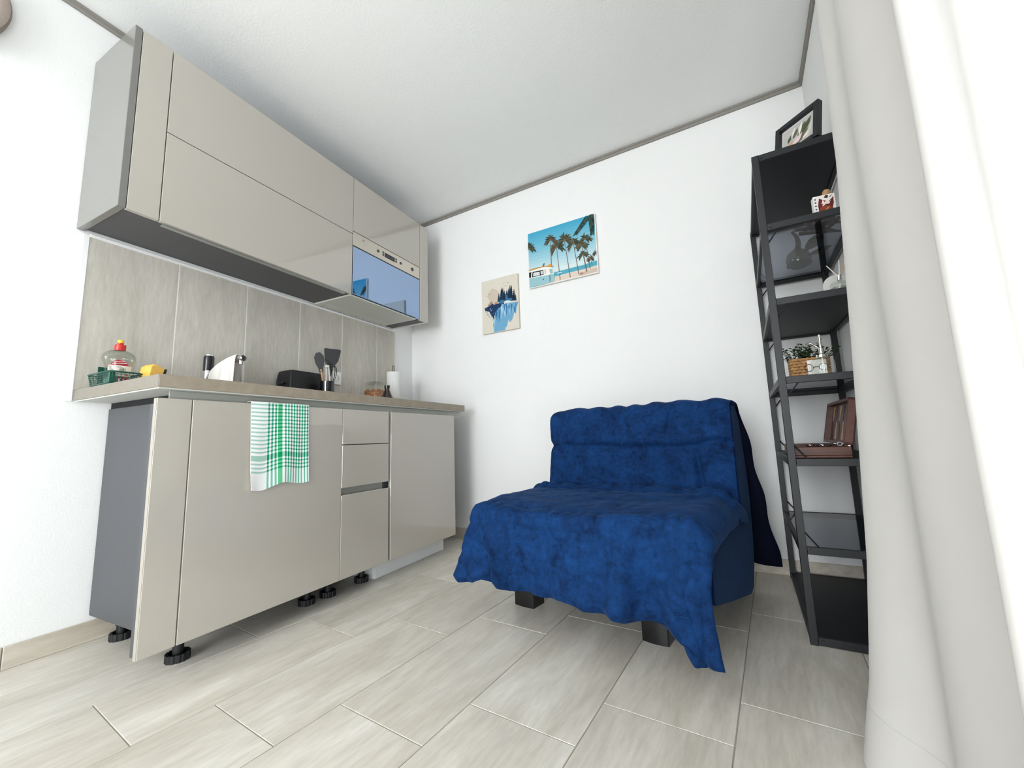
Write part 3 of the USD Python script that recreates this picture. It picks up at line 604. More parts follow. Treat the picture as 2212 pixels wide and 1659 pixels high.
for k in range(4):
    a = k * math.pi / 4; c, s = math.cos(a), math.sin(a)
    q = spline([(0.000 + r_w * c * 0.5, 0.033 + r_w * s * 0.8 + (z - 0.1) * 0.08, z) for r_w, z in ((0.004, 0.098), (0.013, 0.120), (0.025, 0.158), (0.021, 0.188), (0.0, 0.203), (-0.021, 0.188), (-0.025, 0.158), (-0.013, 0.120), (-0.004, 0.098))], 30); loops.append(tube(q, 0.0012, 6))
for q in loops: obj('wire', q, 'black_metal', u)

# food jar, dark bottle, kitchen roll
t = thing('food_jar', 'square clear jar of brown cereal behind the dark bottle', 'jar', (0.195, 1.345, ZC))
obj('jar', rbox(-0.050, 0.050, -0.052, 0.052, 0.0, 0.140, 0.008), 'clear', t)
cer = [rbox(-0.046, 0.046, -0.048, 0.048, 0.003, 0.092, 0.006)]
for k in range(260):
    a = RNG.uniform((-0.041, -0.043, 0.010), (0.041, 0.043, 0.104))
    if k % 3: a[RNG.integers(0, 2)] = RNG.choice([-0.0445, 0.0445])
    cer.append(moved(trimesh.creation.icosphere(1, RNG.uniform(0.005, 0.009)), a))
obj('cereal', join(cer), 'cereal', t, kind='stuff')
obj('lid', join(rbox(-0.047, 0.047, -0.049, 0.049, 0.1402, 0.150, 0.004), rbox(-0.030, 0.030, -0.032, 0.032, 0.150, 0.156, 0.003)), 'clear', t)
t = thing('dark_bottle', 'small dark brown bulb-shaped bottle in front of the cereal jar', 'bottle', (0.330, 1.305, ZC))
obj('body', lathe([(0, 0), (0.036, 0), (0.040, 0.004), (0.0405, 0.022), (0.034, 0.045), (0.0215, 0.072), (0.0150, 0.088), (0.0150, 0.102), (0, 0.102)], 32), 'brown_glass', t)
obj('cap', lathe([(0, 0.100), (0.0160, 0.100), (0.0165, 0.116), (0, 0.1165)], 24), 'gloss_black', t)
t = thing('kitchen_roll', 'white kitchen paper roll on a wire holder, at the end of the worktop', 'kitchen roll', (0.130, 1.578, ZC))
obj('paper', lathe([(0.010, 0.008), (0.040, 0.008), (0.042, 0.06), (0.0455, 0.20), (0.0470, 0.2545), (0.010, 0.2550), (0.010, 0.008)], 40), 'paper', t)
obj('holder', join(tube(spline([(0, -0.008, 0.004), (0, -0.008, 0.20), (0, -0.0085, 0.292), (0, -0.004, 0.3035), (0, 0.004, 0.3035), (0, 0.0085, 0.292), (0, 0.008, 0.20), (0, 0.008, 0.004)], 60), 0.0021, 8), tube([(0.046 * math.cos(a), 0.046 * math.sin(a), 0.003) for a in np.linspace(0, 2 * math.pi, 28, endpoint=False)], 0.0028, 8, True), tube([(0, -0.046, 0.003), (0, 0.046, 0.003)], 0.0025, 8)), 'wire', t)

# checked tea towel over the cabinet door: every woven check its own cell
t = thing('tea_towel', 'green and white checked tea towel hanging over the base cabinet door', 'towel', (FB, 0.325, 0.0))
dark = [(0.265 + d, 0.030) for d in (0.004, 0.064, 0.122)] + [(0.438, 0.072)] + [(0.552 + 0.0515 * k, 0.027) for k in range(9)]
rows = [(0.022 + 0.0455 * k, 0.019) for k in range(13)] + [(0.614, 0.062), (0.700, 0.019), (0.745, 0.019), (0.790, 0.020)]
us = sorted({0.0, 1.0, *[a for a, w in dark], *[a + w for a, w in dark], *np.linspace(0.03, 0.24, 7)}); vs = sorted({0.0, 1.0, *[a for a, w in rows], *[a + w for a, w in rows], *np.linspace(0.83, 0.98, 6)})
TW, TH = 0.236, 0.318
def tw(u, v):
    """u along the door, v down the front"""
    drop = v * TH + (0.006 * math.sin(u * 9) - 0.010 * (u > 0.2) * min(1, (u - 0.2) * 3)) * v
    x = 0.0045 + 0.0035 * (1 + math.sin(u * 11 + v * 2.2)) * (0.25 + v) + 0.010 * max(0, 0.12 - u) / 0.12 * max(0, v - 0.75) * 4
    return (x, u * TW + 0.006 * v * (1 if u > 0.5 else 1.2) - 0.002, 0.8445 - drop)
V, F, C = [], [], []
for a, a2 in zip(us, us[1:]):
    for c, c2 in zip(vs, vs[1:]):
        mu_, mv_ = (a + a2) / 2, (c + c2) / 2
        col = next((2 if w > 0.05 else 1 for s_, w in dark if s_ <= mu_ <= s_ + w), 0); row = any(s_ <= mv_ <= s_ + w for s_, w in rows)
        rgb = {(0, False): (246, 247, 248), (0, True): (168, 207, 192), (1, False): (120, 190, 166), (1, True): (14, 140, 104), (2, False): (98, 192, 140), (2, True): (8, 150, 92)}[(col, row)]
        k = len(V); V += [tw(a, c), tw(a2, c), tw(a2, c2), tw(a, c2)]; F += [[k, k + 2, k + 1], [k, k + 3, k + 2]]; C += [L(*rgb)] * 4
V = np.array(V); n0 = len(V)
g = usdkit.mesh(stage, str(t.GetPath()) + '/front', trimesh.Trimesh(V, F, process=False), M['tea_towel'], smooth=False)
UsdGeom.PrimvarsAPI(g).CreatePrimvar('Col', Sdf.ValueTypeNames.Color3fArray, 'vertex').Set(Vt.Vec3fArray.FromNumpy(np.array(C, np.float32)))
B = np.array([[np.array(tw(u, v)) - [0.0016, 0, 0] for u in np.linspace(0, 1, 24)] for v in np.linspace(0, 1, 24)])
obj('backing', slab(B[::-1], 0.0022), 'white_cloth', t, 70)
O_ = np.array([[(x, u * TW - 0.002, z) for u in np.linspace(0, 1, 10)] for x, z in ((0.0060, 0.8420), (0.0035, 0.8455), (-0.008, 0.8462), (-0.0200, 0.8440), (-0.0225, 0.835), (-0.0226, 0.829))])
obj('fold', slab(O_, 0.0016), 'white_cloth', t, 70)

# ------------------------------------------------------------------ canvases on the back wall
def canvas(name, label, X0, X1, z0, z1, edge, d=0.018):
    t = thing(name, label, 'picture', G((X0 + X1) / 2, 0, z0), RM); w, h = X1 - X0, z1 - z0
    obj('canvas', box(-w / 2, w / 2, -d, -0.001, 0, h, 0.002), edge, t)
    return t, (lambda u, v, lift: np.c_[(u - 0.5) * w, np.full(len(u), -d - 0.0003) - lift, v * h])
UNIT = sbox(0, 0, 1, 1)
def inset(a): return sbox(a, a, 1 - a, 1 - a)
def lens(p, q, w, bend=0.0):
    """a leaf from p to q"""
    p, q = np.array(p, float), np.array(q, float); d = q - p; n = np.array([-d[1], d[0]]); n /= np.linalg.norm(n) + 1e-9; ln = np.linalg.norm(d)
    up = [p + d * s + n * (w * math.sin(math.pi * s) + bend * ln * math.sin(math.pi * s)) for s in np.linspace(0, 1, 7)]; dn = [p + d * s - n * (w * math.sin(math.pi * s) - bend * ln * math.sin(math.pi * s)) for s in np.linspace(1, 0, 7)]
    return Polygon([tuple(a) for a in up + dn[1:-1]]).buffer(0)
t, place = canvas('canvas_print', 'larger canvas print of a palm beach and pale blue camper van', 1.077, 1.561, 1.674, 2.066, 'canvas_edge')
h1 = homography([(150, 545), (1360, 178), (1425, 1240), (190, 1530)])
R = random.Random(3); frame_in = sbox(0.014, 0.016, 0.988, 0.995); art = []
for k in range(14):
    a, b2 = 0.2 + 0.8 * k / 14, 0.2 + 0.8 * (k + 1) / 14; w = (k / 13) ** 0.9
    art.append((sbox(0, a, 1, b2), tuple(int(p + (q - p) * w) for p, q in zip((214, 229, 230), (72, 164, 198)))))
art.append((sbox(0, 0, 1, 0.22), (212, 227, 228)))
sea = Polygon([h1(p) for p in ((600, 1245), (880, 1170), (1150, 1105), (1340, 1040), (1440, 1010), (1450, 1110), (900, 1240), (600, 1325))]); art.append((sea, (86, 168, 188)))
sand = Polygon([h1(p) for p in ((600, 1325), (760, 1290), (900, 1245), (1160, 1180), (1440, 1095), (1440, 1260), (600, 1440))]); art.append((sand, (222, 206, 192)))
art.append((Polygon([h1(p) for p in ((1080, 1255), (1250, 1195), (1440, 1130), (1440, 1240), (1080, 1310))]), (206, 186, 172)))
def palm(c, base_, size, n=15, trunk=(120, 104, 96), w=0.006):
    c, b_ = np.array(h1(c)), np.array(h1(base_))
    art.append((Polygon([tuple(b_ - [w, 0]), tuple(b_ + [w, 0]), tuple(c + [w * 0.6, 0]), tuple(c - [w * 0.6, 0])]).buffer(0.0005), trunk))
    for k in range(n):
        a = math.pi * (-0.28 + 1.56 * k / (n - 1)) + R.uniform(-0.12, 0.12); ln = size * R.uniform(0.75, 1.15); e = c + ln * np.array([math.cos(a), math.sin(a) * 1.05])
        e[1] -= 0.35 * ln * abs(math.cos(a)); art.append((lens(c, e, size * 0.13, 0.12 * math.copysign(1, math.cos(a))), R.choice([(74, 78, 60), (56, 62, 52), (104, 96, 74), (88, 76, 64), (62, 84, 72)])))
    art.append((Point(*c).buffer(size * 0.14), (122, 100, 80)))
for c, b_, s, n in (((570, 650), (590, 1110), 0.105, 17), ((680, 780), (745, 1365), 0.125, 17), ((820, 660), (925, 1325), 0.130, 19), ((980, 720), (1078, 1272), 0.115, 17), ((1185, 640), (1278, 1175), 0.105, 15), ((1130, 760), (1218, 1220), 0.110, 15), ((1150, 920), (1215, 1225), 0.085, 13), ((1285, 1000), (1310, 1110), 0.065, 11), ((1385, 890), (1410, 1010), 0.065, 11), ((185, 810), (150, 900), 0.115, 17)):
    palm(c, b_, s, n, w=0.0052 if s > 0.1 else 0.0038)
def frond(p, q, side, n=16, ln=0.11):
    p, q = np.array(h1(p)), np.array(h1(q)); art.append((LineString([p, q]).buffer(0.004), (58, 70, 62)))
    for k in range(n):
        a = p + (q - p) * k / n
        for s in (-1, 1):
            e = a + ln * (1 - 0.5 * k / n) * np.array([s * 0.42 + side * 0.2, -0.85]); art.append((lens(a, e, 0.009, 0.05 * s), R.choice([(40, 62, 60), (30, 48, 50), (64, 84, 72)])))
frond((1215, 225), (1000, 560), -0.5, 18, 0.10); frond((1285, 190), (1310, 560), 0.5, 18, 0.10)
van = [((180, 1215), (300, 1170), (480, 1140), (590, 1150), (630, 1200), (645, 1300), (640, 1395), (190, 1500)), (238, 236, 230)], [((188, 1350), (400, 1310), (640, 1260), (648, 1390), (400, 1470), (190, 1510)), (152, 194, 202)], [((188, 1245), (238, 1232), (232, 1330), (188, 1340)), (40, 40, 46)], [((258, 1228), (450, 1192), (455, 1280), (248, 1328)), (36, 36, 42)], [((272, 1245), (385, 1222), (388, 1285), (268, 1312)), (214, 218, 218)], [((400, 1215), (440, 1208), (444, 1272), (404, 1278)), (206, 210, 210)], [((470, 1185), (496, 1180), (500, 1268), (474, 1275)), (206, 200, 192)], [((555, 1175), (612, 1178), (624, 1250), (570, 1262)), (168, 184, 182)], [((182, 1195), (330, 1150), (480, 1128), (600, 1128), (420, 1150), (182, 1222)), (196, 150, 88)], [((505, 1130), (590, 1078), (606, 1140)), (236, 150, 52)], [((430, 1130), (452, 1080), (474, 1072), (456, 1125)), (150, 96, 62)], [((590, 1120), (634, 1116), (634, 1124), (590, 1134)), (150, 120, 90)]
for pts, c in van: art.append((Polygon([h1(p) for p in pts]).buffer(0), c))
art += [(Point(*h1((452, 1360))).buffer(0.010), (44, 72, 92)), (Polygon([h1(p) for p in ((560, 1290), (574, 1288), (578, 1400), (562, 1406))]), (96, 122, 128)), (Polygon([h1(p) for p in ((700, 1244), (780, 1236), (780, 1248), (700, 1262))]), (226, 234, 234)), (Polygon([h1(p) for p in ((1100, 1250), (1155, 1240), (1150, 1268), (1105, 1276))]), (172, 120, 100))]
art = [(s.intersection(frame_in), c) for s, c in art]
art = [(inset(0.004), (240, 240, 238))] + art
colored('print', art, 'print', t, place)

t, place = canvas('canvas_print', 'smaller beige canvas print of blue firs over a pouring landscape', 0.693, 0.992, 1.4175, 1.8085, 'canvas_beige')
h2 = homography([(105, 325), (965, 105), (1015, 1420), (145, 1580)])
def P2(*pts): return Polygon([h2(p) for p in pts]).buffer(0)
art = [(inset(0.002), (218, 211, 197))]
disc = P2(*[(400 + 140 * math.cos(a), 660 + 165 * math.sin(a)) for a in np.linspace(0, 2 * math.pi, 40, endpoint=False)]); art.append((disc, (204, 190, 172)))
art += [(P2((245, 900), (300, 830), (348, 775), (400, 850), (450, 800), (500, 800), (480, 880), (300, 930)), (170, 140, 122)), (P2((185, 950), (290, 905), (370, 840), (410, 875), (470, 845), (560, 820), (650, 830), (640, 1000), (500, 1180), (420, 1210), (340, 1120), (300, 1040), (200, 1010)), (32, 56, 92))]
for k in range(90):
    x, y = R.uniform(160, 430), R.uniform(950, 1330); w = (y - 950) / 380
    if x < 150 + 290 * w * 0.9: continue
    r = R.uniform(4, 15) * (1 - 0.5 * w); art.append((P2(*[(x + r * math.cos(a), y + r * math.sin(a)) for a in np.linspace(0, 6.28, 7)]), R.choice([(52, 84, 118), (92, 124, 148), (130, 156, 172), (34, 60, 96), (160, 180, 188)])))
art.append((P2((470, 1010), (640, 850), (985, 790), (960, 900), (900, 1030), (850, 1200), (790, 1290), (760, 1210), (720, 1380), (690, 1400), (670, 1470), (420, 1520), (390, 1340), (440, 1190)), (112, 166, 200)))
for k in range(46):
    x = R.uniform(430, 950); top = 820 + max(0, (640 - x)) * 0.9 + R.uniform(0, 120); ln = R.uniform(120, 420) * (1 - (x - 430) / 900); w = R.uniform(5, 20)
    if top + ln > 1500 - max(0, x - 600) * 0.75: ln = max(40, 1480 - max(0, x - 600) * 0.8 - top)
    art.append((P2((x - w, top), (x + w, top - w * 0.4), (x + w * 0.5, top + ln * 0.7), (x, top + ln), (x - w * 0.6, top + ln * 0.6)), R.choice([(86, 144, 186), (140, 188, 214), (168, 206, 222), (66, 122, 168), (190, 216, 226), (52, 98, 140)])))
art.append((P2((500, 800), (560, 690), (620, 640), (700, 600), (780, 600), (860, 660), (930, 700), (940, 760), (820, 780), (700, 770), (640, 830), (560, 840)), (58, 112, 152)))
art.append((P2((640, 800), (720, 765), (800, 770), (830, 800), (700, 825)), (222, 228, 230)))
def fir(x, top, bot, w):
    n = 7; l = [(x, top)]; rr = []
    for k in range(1, n + 1):
        y = top + (bot - top) * k / n; ww = w * k / n * R.uniform(0.8, 1.15); l += [(x - ww, y - 4), (x - ww * 0.45, y - 8)]; rr += [(x + ww, y - 8), (x + ww * 0.45, y - 14)]
    return P2(*l, *rr[::-1])
for x, tp, bt, w in ((585, 455, 760, 62), (618, 452, 760, 58), (525, 590, 800, 42), (655, 520, 760, 50), (718, 510, 640, 36), (790, 400, 720, 66), (822, 392, 720, 62), (885, 490, 770, 62), (760, 470, 700, 40), (925, 620, 780, 36)): art.append((fir(x, tp, bt, w), R.choice([(20, 44, 66), (26, 58, 80), (16, 38, 58)])))
for x, y in ((375, 490), (300, 610), (238, 660), (645, 345), (738, 335), (683, 405)): art.append((P2((x - 20, y - 12), (x, y + 4), (x + 22, y - 8), (x + 2, y + 12), (x - 8, y + 8)), (110, 104, 98)))
art = [(s.intersection(inset(0.002)), c) for s, c in art]
colored('print', art, 'print', t, place)

# ------------------------------------------------------------------ sofa bed and its quilt (its own axes: x along the front, -y to the front)
SO, SA = (1.76, 1.27, 0.0), -0.2
t = thing('sofa_bed', 'single blue fabric sofa bed on black block legs, under the quilt', 'sofa', SO, SA)
prof = [(-0.495, 0.215), (-0.30, 0.165), (0.06, 0.078), (0.12, 0.088), (0.178, 0.150), (0.215, 0.240), (0.238, 0.386), (0.226, 0.520), (0.176, 0.715), (0.110, 0.775), (0.055, 0.775), (0.038, 0.745), (0.036, 0.385), (-0.495, 0.378)]
pf = Polygon(prof).buffer(0.012).buffer(-0.012)
body = prism(pf, 0.80, 'x', -0.395)
obj('body', body, 'velvet_plain', t, 40)
obj('side_panel', prism(pf.buffer(0.004), 0.010, 'x', 0.4055), 'velvet_plain', t, 40)
obj('side_panel', prism(pf.buffer(0.004), 0.010, 'x', -0.4055), 'velvet_plain', t, 40)
def block(x0, x1, y0, y1, z1):
    arc = [(x0, y1), (x0, y0 + 0.006)] + [(x0 + (x1 - x0) * s, y0 + 0.006 - 0.006 * math.sin(math.pi * s)) for s in np.linspace(0.08, 0.92, 8)] + [(x1, y0 + 0.006), (x1, y1)]
    return prism(Polygon(arc).buffer(-0.004).buffer(0.004), z1)
for x0, x1, y0, y1, z1 in ((-0.396, -0.300, -0.345, -0.262, 0.19), (0.142, 0.230, -0.352, -0.270, 0.19), (-0.30, -0.22, 0.02, 0.09, 0.10), (0.10, 0.18, 0.02, 0.09, 0.10)):
    obj('leg', block(x0, x1, y0, y1, z1), 'gloss_black', t, 40, label='black plastic block leg')

def gauss(x, c, w): return np.exp(-((x - c) / w) ** 2)
def path(pts, n):
    q = spline(pts, 400); s = np.r_[0, np.cumsum(np.linalg.norm(np.diff(q, axis=0), axis=1))]; k = np.linspace(0, s[-1], n)
    return np.c_[np.interp(k, s, q[:, 0]), np.interp(k, s, q[:, 1])], k, s[-1]
q_ = thing('quilt', 'crumpled dark blue velvet quilt covering the sofa bed seat and back', 'quilt', SO, SA)
# seat part: from the crease over the seat, round the front edge and down to the hanging hem
nu, nv = 190, 170
cen, sv, tot = path([(0.034, 0.402), (-0.06, 0.424), (-0.20, 0.432), (-0.38, 0.430), (-0.480, 0.424), (-0.536, 0.404), (-0.562, 0.355), (-0.570, 0.26), (-0.578, 0.13)], nv)
uu = np.linspace(-1, 1, nu); P = np.zeros((nv, nu, 3)); tn = np.gradient(cen, axis=0); tn /= np.linalg.norm(tn, axis=1, keepdims=True); nn = np.c_[tn[:, 1], -tn[:, 0]] * -1
hem_x = np.array([-0.50, -0.47, -0.44, -0.40, -0.36, -0.30, -0.24, -0.18, -0.10, -0.02, 0.06, 0.13, 0.19, 0.25, 0.31, 0.352, 0.368, 0.40, 0.44])
hem_z = np.array([0.158, 0.140, 0.146, 0.150, 0.168, 0.158, 0.150, 0.163, 0.158, 0.163, 0.150, 0.155, 0.146, 0.166, 0.150, 0.125, 0.078, 0.086, 0.092])
s_front = sv[np.argmin(np.abs(cen[:, 0] + 0.540))]
for i in range(nv):
    s = sv[i]; dn = np.clip((s - s_front) / (tot - s_front), 0, 1)
    xl = -0.435 - 0.065 * dn ** 0.9; xr = 0.432 + 0.010 * dn - 0.012 * math.sin(dn * 3.1)
    X = (xl + xr) / 2 + uu * (xr - xl) / 2
    base_ = np.c_[X, np.full(nu, cen[i, 0]), np.full(nu, cen[i, 1])]; n3 = np.c_[np.zeros(nu), np.full(nu, nn[i, 0]), np.full(nu, nn[i, 1])]
    pad = np.zeros(nu)
    for sc, dp, wd, bend in ((0.150, 0.020, 0.020, 0.022), (s_front - 0.004, 0.019, 0.015, 0.012)):
        g_ = gauss(s + bend * np.sin(X * 6 + sc * 9), sc, wd); pad -= dp * g_; pad += 0.004 * gauss(s + bend * np.sin(X * 6 + sc * 9), sc, wd * 2.2) * np.sin(X * 95 + 4 * np.sin(X * 17))
    top = 1 - dn
    pad += 0.016 * (meshkit.fbm(np.c_[X * 6, np.full(nu, s * 9), np.zeros(nu)], 3, 5) - 0.5) + 0.007 * (meshkit.fbm(np.c_[X * 22, np.full(nu, s * 22), np.ones(nu)], 2, 8) - 0.5)
    # vertical folds of the hanging part
    fold = 0.0
    if dn > 0:
        ph = 0.05 * dn
        fold = 1.45 * dn ** 0.6 * (0.020 * gauss(X, -0.365 + ph, 0.030) - 0.016 * gauss(X, -0.312 + ph, 0.012) + 0.014 * gauss(X, -0.27 + ph, 0.025) - 0.014 * gauss(X, -0.225 + 0.6 * ph, 0.010) + 0.010 * gauss(X, -0.10, 0.06) - 0.006 * gauss(X, 0.02, 0.02)
                + 0.030 * gauss(X, 0.285 - 0.02 * dn, 0.05) - 0.026 * gauss(X, 0.195 - 0.02 * dn, 0.022) + 0.012 * gauss(X, 0.40, 0.012) - 0.014 * gauss(X, 0.352 + 0.012 * math.sin(dn * 9), 0.010))
        fold += 0.010 * dn * gauss(dn, 0.95, 0.12) * np.sin(X * 70)
        hz = np.interp(X, hem_x, hem_z); z0 = cen[np.argmin(np.abs(sv - s_front)), 1]
        base_[:, 2] = np.where(dn > 0, z0 + (hz - z0) * dn ** 1.0 * 1.0, base_[:, 2]); blend = min(1, dn * 6)
        base_[:, 2] = base_[:, 2] * blend + cen[i, 1] * (1 - blend)
    # the seat's long sides turn over
    edge = np.clip((np.abs(X) - 0.365) / 0.070, 0, 1.3) * top
    base_[:, 2] -= 0.075 * edge ** 2.2; base_[:, 0] -= np.sign(X) * 0.020 * np.clip(edge - 0.75, 0, 1)
    # a rumpled corner at the back right of the seat
    base_[:, 2] += top * 0.014 * gauss(X, 0.33, 0.05) * gauss(s, 0.19, 0.05)
    P[i] = base_ + n3 * (pad + fold)[:, None]
tk = 0.020 * np.minimum(1, np.minimum(np.arange(nv)[::-1][:, None] / 6.0 + 0.25, np.minimum(np.arange(nu), np.arange(nu)[::-1])[None] / 5.0 + 0.25))
obj('seat_cover', slab(P, tk), 'velvet', q_, 60)
# back part: up the backrest, over the top and down behind
nv = 150
cen, sv, tot = path([(-0.012, 0.418), (0.000, 0.48), (0.002, 0.62), (0.006, 0.74), (0.022, 0.794), (0.062, 0.815), (0.125, 0.806), (0.200, 0.755), (0.258, 0.62), (0.288, 0.45), (0.315, 0.25), (0.330, 0.12)], nv)
tn = np.gradient(cen, axis=0); tn /= np.linalg.norm(tn, axis=1, keepdims=True); nn = np.c_[-tn[:, 1], tn[:, 0]]
P = np.zeros((nv, nu, 3))
s_top = sv[np.argmin(np.abs(cen[:, 0] - 0.062))]
for i in range(nv):
    s = sv[i]; rear = np.clip((s - s_top) / (tot - s_top), 0, 1); low = np.clip(1 - s / 0.25, 0, 1)
    xl = -0.405 - 0.035 * low ** 1.2; xr = 0.412 + 0.085 * rear ** 1.2 + 0.005 * math.sin(rear * 22)
    if rear == 0:
        c = np.clip((s - (s_top - 0.085)) / 0.085, 0, 1); xl += 0.055 * c ** 3
    else:
        xl += 0.055 * (1 - rear) ** 3; 
    X = (xl + xr) / 2 + uu * (xr - xl) / 2
    sg = s + 0.010 * np.sin(X * 4 + 1) - 0.018 * gauss(X, 0.35, 0.06); pad = (-0.021 * gauss(sg, 0.213, 0.015) + 0.004 * gauss(sg, 0.213, 0.035) * np.sin(X * 80 + 3 * np.sin(X * 15))) * (rear == 0)
    pad = pad - (0.022 * gauss(X + 0.10 * (s - 0.1), 0.285, 0.013) * gauss(s, 0.10, 0.10) + 0.014 * gauss(X - 0.3 * (s - 0.3), 0.18, 0.012) * gauss(s, 0.33, 0.08)) * (rear == 0)
    pad += 0.008 * (1 - rear) * gauss(X, 0.35, 0.045) * gauss(s, 0.13, 0.09)
    pad += 0.020 * (meshkit.fbm(np.c_[X * 5, np.full(nu, s * 7), np.full(nu, 3.0)], 3, 11) - 0.5) + 0.009 * (meshkit.fbm(np.c_[X * 11 + s * 6, np.full(nu, s * 4), np.full(nu, 9.0)], 2, 17) - 0.5) + 0.007 * (meshkit.fbm(np.c_[X * 20, np.full(nu, s * 14), np.full(nu, 5.0)], 2, 13) - 0.5)
    pad += 0.004 * gauss(s, s_top, 0.05) * np.sin(X * 62 + 1.3 * np.sin(X * 13))
    pad += 0.020 * rear * np.sin(X * 24)
    ed = np.clip((np.abs(X) - 0.36) / 0.06, 0, 1.2)
    pad -= 0.016 * ed ** 2 * (1 - rear)
    P[i] = np.c_[X, np.full(nu, cen[i, 0]), np.full(nu, cen[i, 1])] + np.c_[np.zeros(nu), np.full(nu, nn[i, 0]), np.full(nu, nn[i, 1])] * pad[:, None]
tk = 0.020 * np.minimum(1, np.minimum(np.minimum(np.arange(nv), np.arange(nv)[::-1])[:, None] / 5.0 + 0.3, np.minimum(np.arange(nu), np.arange(nu)[::-1])[None] / 5.0 + 0.25))
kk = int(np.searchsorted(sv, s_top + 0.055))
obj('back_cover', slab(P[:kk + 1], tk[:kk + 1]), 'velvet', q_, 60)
obj('rear_drape', slab(P[kk:], tk[kk:]), 'navy_lining', q_, 60, label='rear hang of the quilt with shade put into its colour')

# ------------------------------------------------------------------ shelf unit (axes of the back wall; x0,y0 = its front left corner)
SX, SY, SW, SD, SH = 2.370, -0.717, 0.290, 0.690, 1.682
t = thing('shelf_unit', 'tall narrow black metal shelf unit with glass and board shelves in the corner', 'shelf', G(SX, SY, 0), RM)
pw = 0.022
for x in (0, SW - pw):
    for y in (0, SD - pw): obj('post', box(x, x + pw, y, y + pw, 0.0, SH, 0.001), 'black_metal', t, False)
levels = [(1.682, 'board'), (1.4115, 'glass'), (1.1335, 'board'), (0.8565, 'glass'), (0.5795, 'board'), (0.299, 'glass'), (0.026, 'board')]
for z, k in levels:
    h = 0.024
    for a in ((pw, SW - pw, 0.002, 0.014), (pw, SW - pw, SD - 0.014, SD - 0.002)): obj('rail', box(a[0], a[1], a[2], a[3], z - h, z, 0.001), 'black_metal', t, False)
    for x in (0.002, SW - 0.014): obj('rail', box(x, x + 0.012, pw, SD - pw, z - h, z, 0.001), 'black_metal', t, False)
    if k == 'glass': obj('glass_shelf', box(0.0145, SW - 0.0145, 0.0145, SD - 0.0145, z - 0.007, z - 0.001, 0), 'smoke_glass', t, False)
    else: obj('shelf_board', box(0.0145, SW - 0.0145, 0.0145, SD - 0.0145, z - 0.016, z - 0.001, 0.0005), 'black_board', t, False)
    obj('bolt', join([cyl((0.011 + pw, 0.0025, z - 0.012), (0.011 + pw, -0.0015, z - 0.012), 0.0052, 14)]), 'black_metal', t)
    if 0.1 < z < 1.5:
        s = 1 if z > 0.68 else -1
        zz = z - h if s > 0 else z
        for yy in (0.008, SD - 0.008): obj('brace', tube([(pw - 0.002, yy, zz - s * 0.046), (pw + 0.034, yy, zz + s * 0.002)], 0.0028, 6), 'black_metal', t)

def on_shelf(name, label, cat, X, Y, z, rot=0.0): return thing(name, label, cat, G(X, Y, z), RM + rot)
# framed print on the top
t = on_shelf('picture_frame', 'black framed floral print leaning on top of the black shelf unit', 'picture frame', 2.516, -0.658, SH + 0.0005, -0.733)
Wf, Hf = 0.164, 0.152; lean = -0.20
def lf(m): return moved(m, rx=lean)
obj('frame', lf(join(box(-Wf / 2, -Wf / 2 + 0.018, -0.012, 0.010, 0.002, Hf), box(Wf / 2 - 0.018, Wf / 2, -0.012, 0.010, 0.002, Hf), box(-Wf / 2 + 0.018, Wf / 2 - 0.018, -0.012, 0.010, 0.002, 0.020), box(-Wf / 2 + 0.018, Wf / 2 - 0.018, -0.012, 0.010, Hf - 0.018, Hf))), 'black_metal', t)
obj('backing', lf(box(-Wf / 2 + 0.004, Wf / 2 - 0.004, 0.004, 0.0085, 0.006, Hf - 0.004, 0)), 'black_board', t, False)
obj('strut', join(moved(box(-0.02, 0.02, -0.001, 0.001, 0.0, 0.10, 0), (0, 0.060, 0.0), rx=0.30)), 'black_board', t, False)
fl = [(UNIT, (206, 202, 200)), (sbox(0.06, 0.06, 0.94, 0.90), (190, 188, 184))]
for p, q, w, c in (((0.50, 0.30), (0.70, 0.82), 0.10, (92, 98, 74)), ((0.62, 0.40), (0.86, 0.86), 0.08, (80, 88, 66)), ((0.35, 0.45), (0.48, 0.75), 0.07, (98, 104, 82)), ((0.2, 0.40), (0.30, 0.66), 0.06, (86, 92, 76)), ((0.45, 0.12), (0.80, 0.52), 0.07, (110, 108, 90)), ((0.1, 0.1), (0.34, 0.40), 0.10, (208, 164, 120)), ((0.28, 0.1), (0.62, 0.48), 0.09, (226, 206, 206)), ((0.52, 0.42), (0.60, 0.88), 0.04, (238, 230, 226)), ((0.62, 0.2), (0.84, 0.40), 0.05, (236, 226, 224)), ((0.3, 0.5), (0.4, 0.86), 0.04, (232, 220, 214)), ((0.74, 0.1), (0.9, 0.66), 0.03, (216, 204, 196)), ((0.36, 0.05), (0.5, 0.24), 0.05, (124, 98, 84))):
    fl.append((lens(p, q, w), c))
fl = [(s.intersection(UNIT), c) for s, c in fl]
ca, sa = math.cos(lean), math.sin(lean)
def pl(u, v, lift):
    x, y, z = (u - 0.5) * (Wf - 0.034), np.full(len(u), 0.003) - lift, 0.018 + v * (Hf - 0.034); return np.c_[x, y * ca - z * sa, y * sa + z * ca]
colored('print', fl, 'print', t, pl)

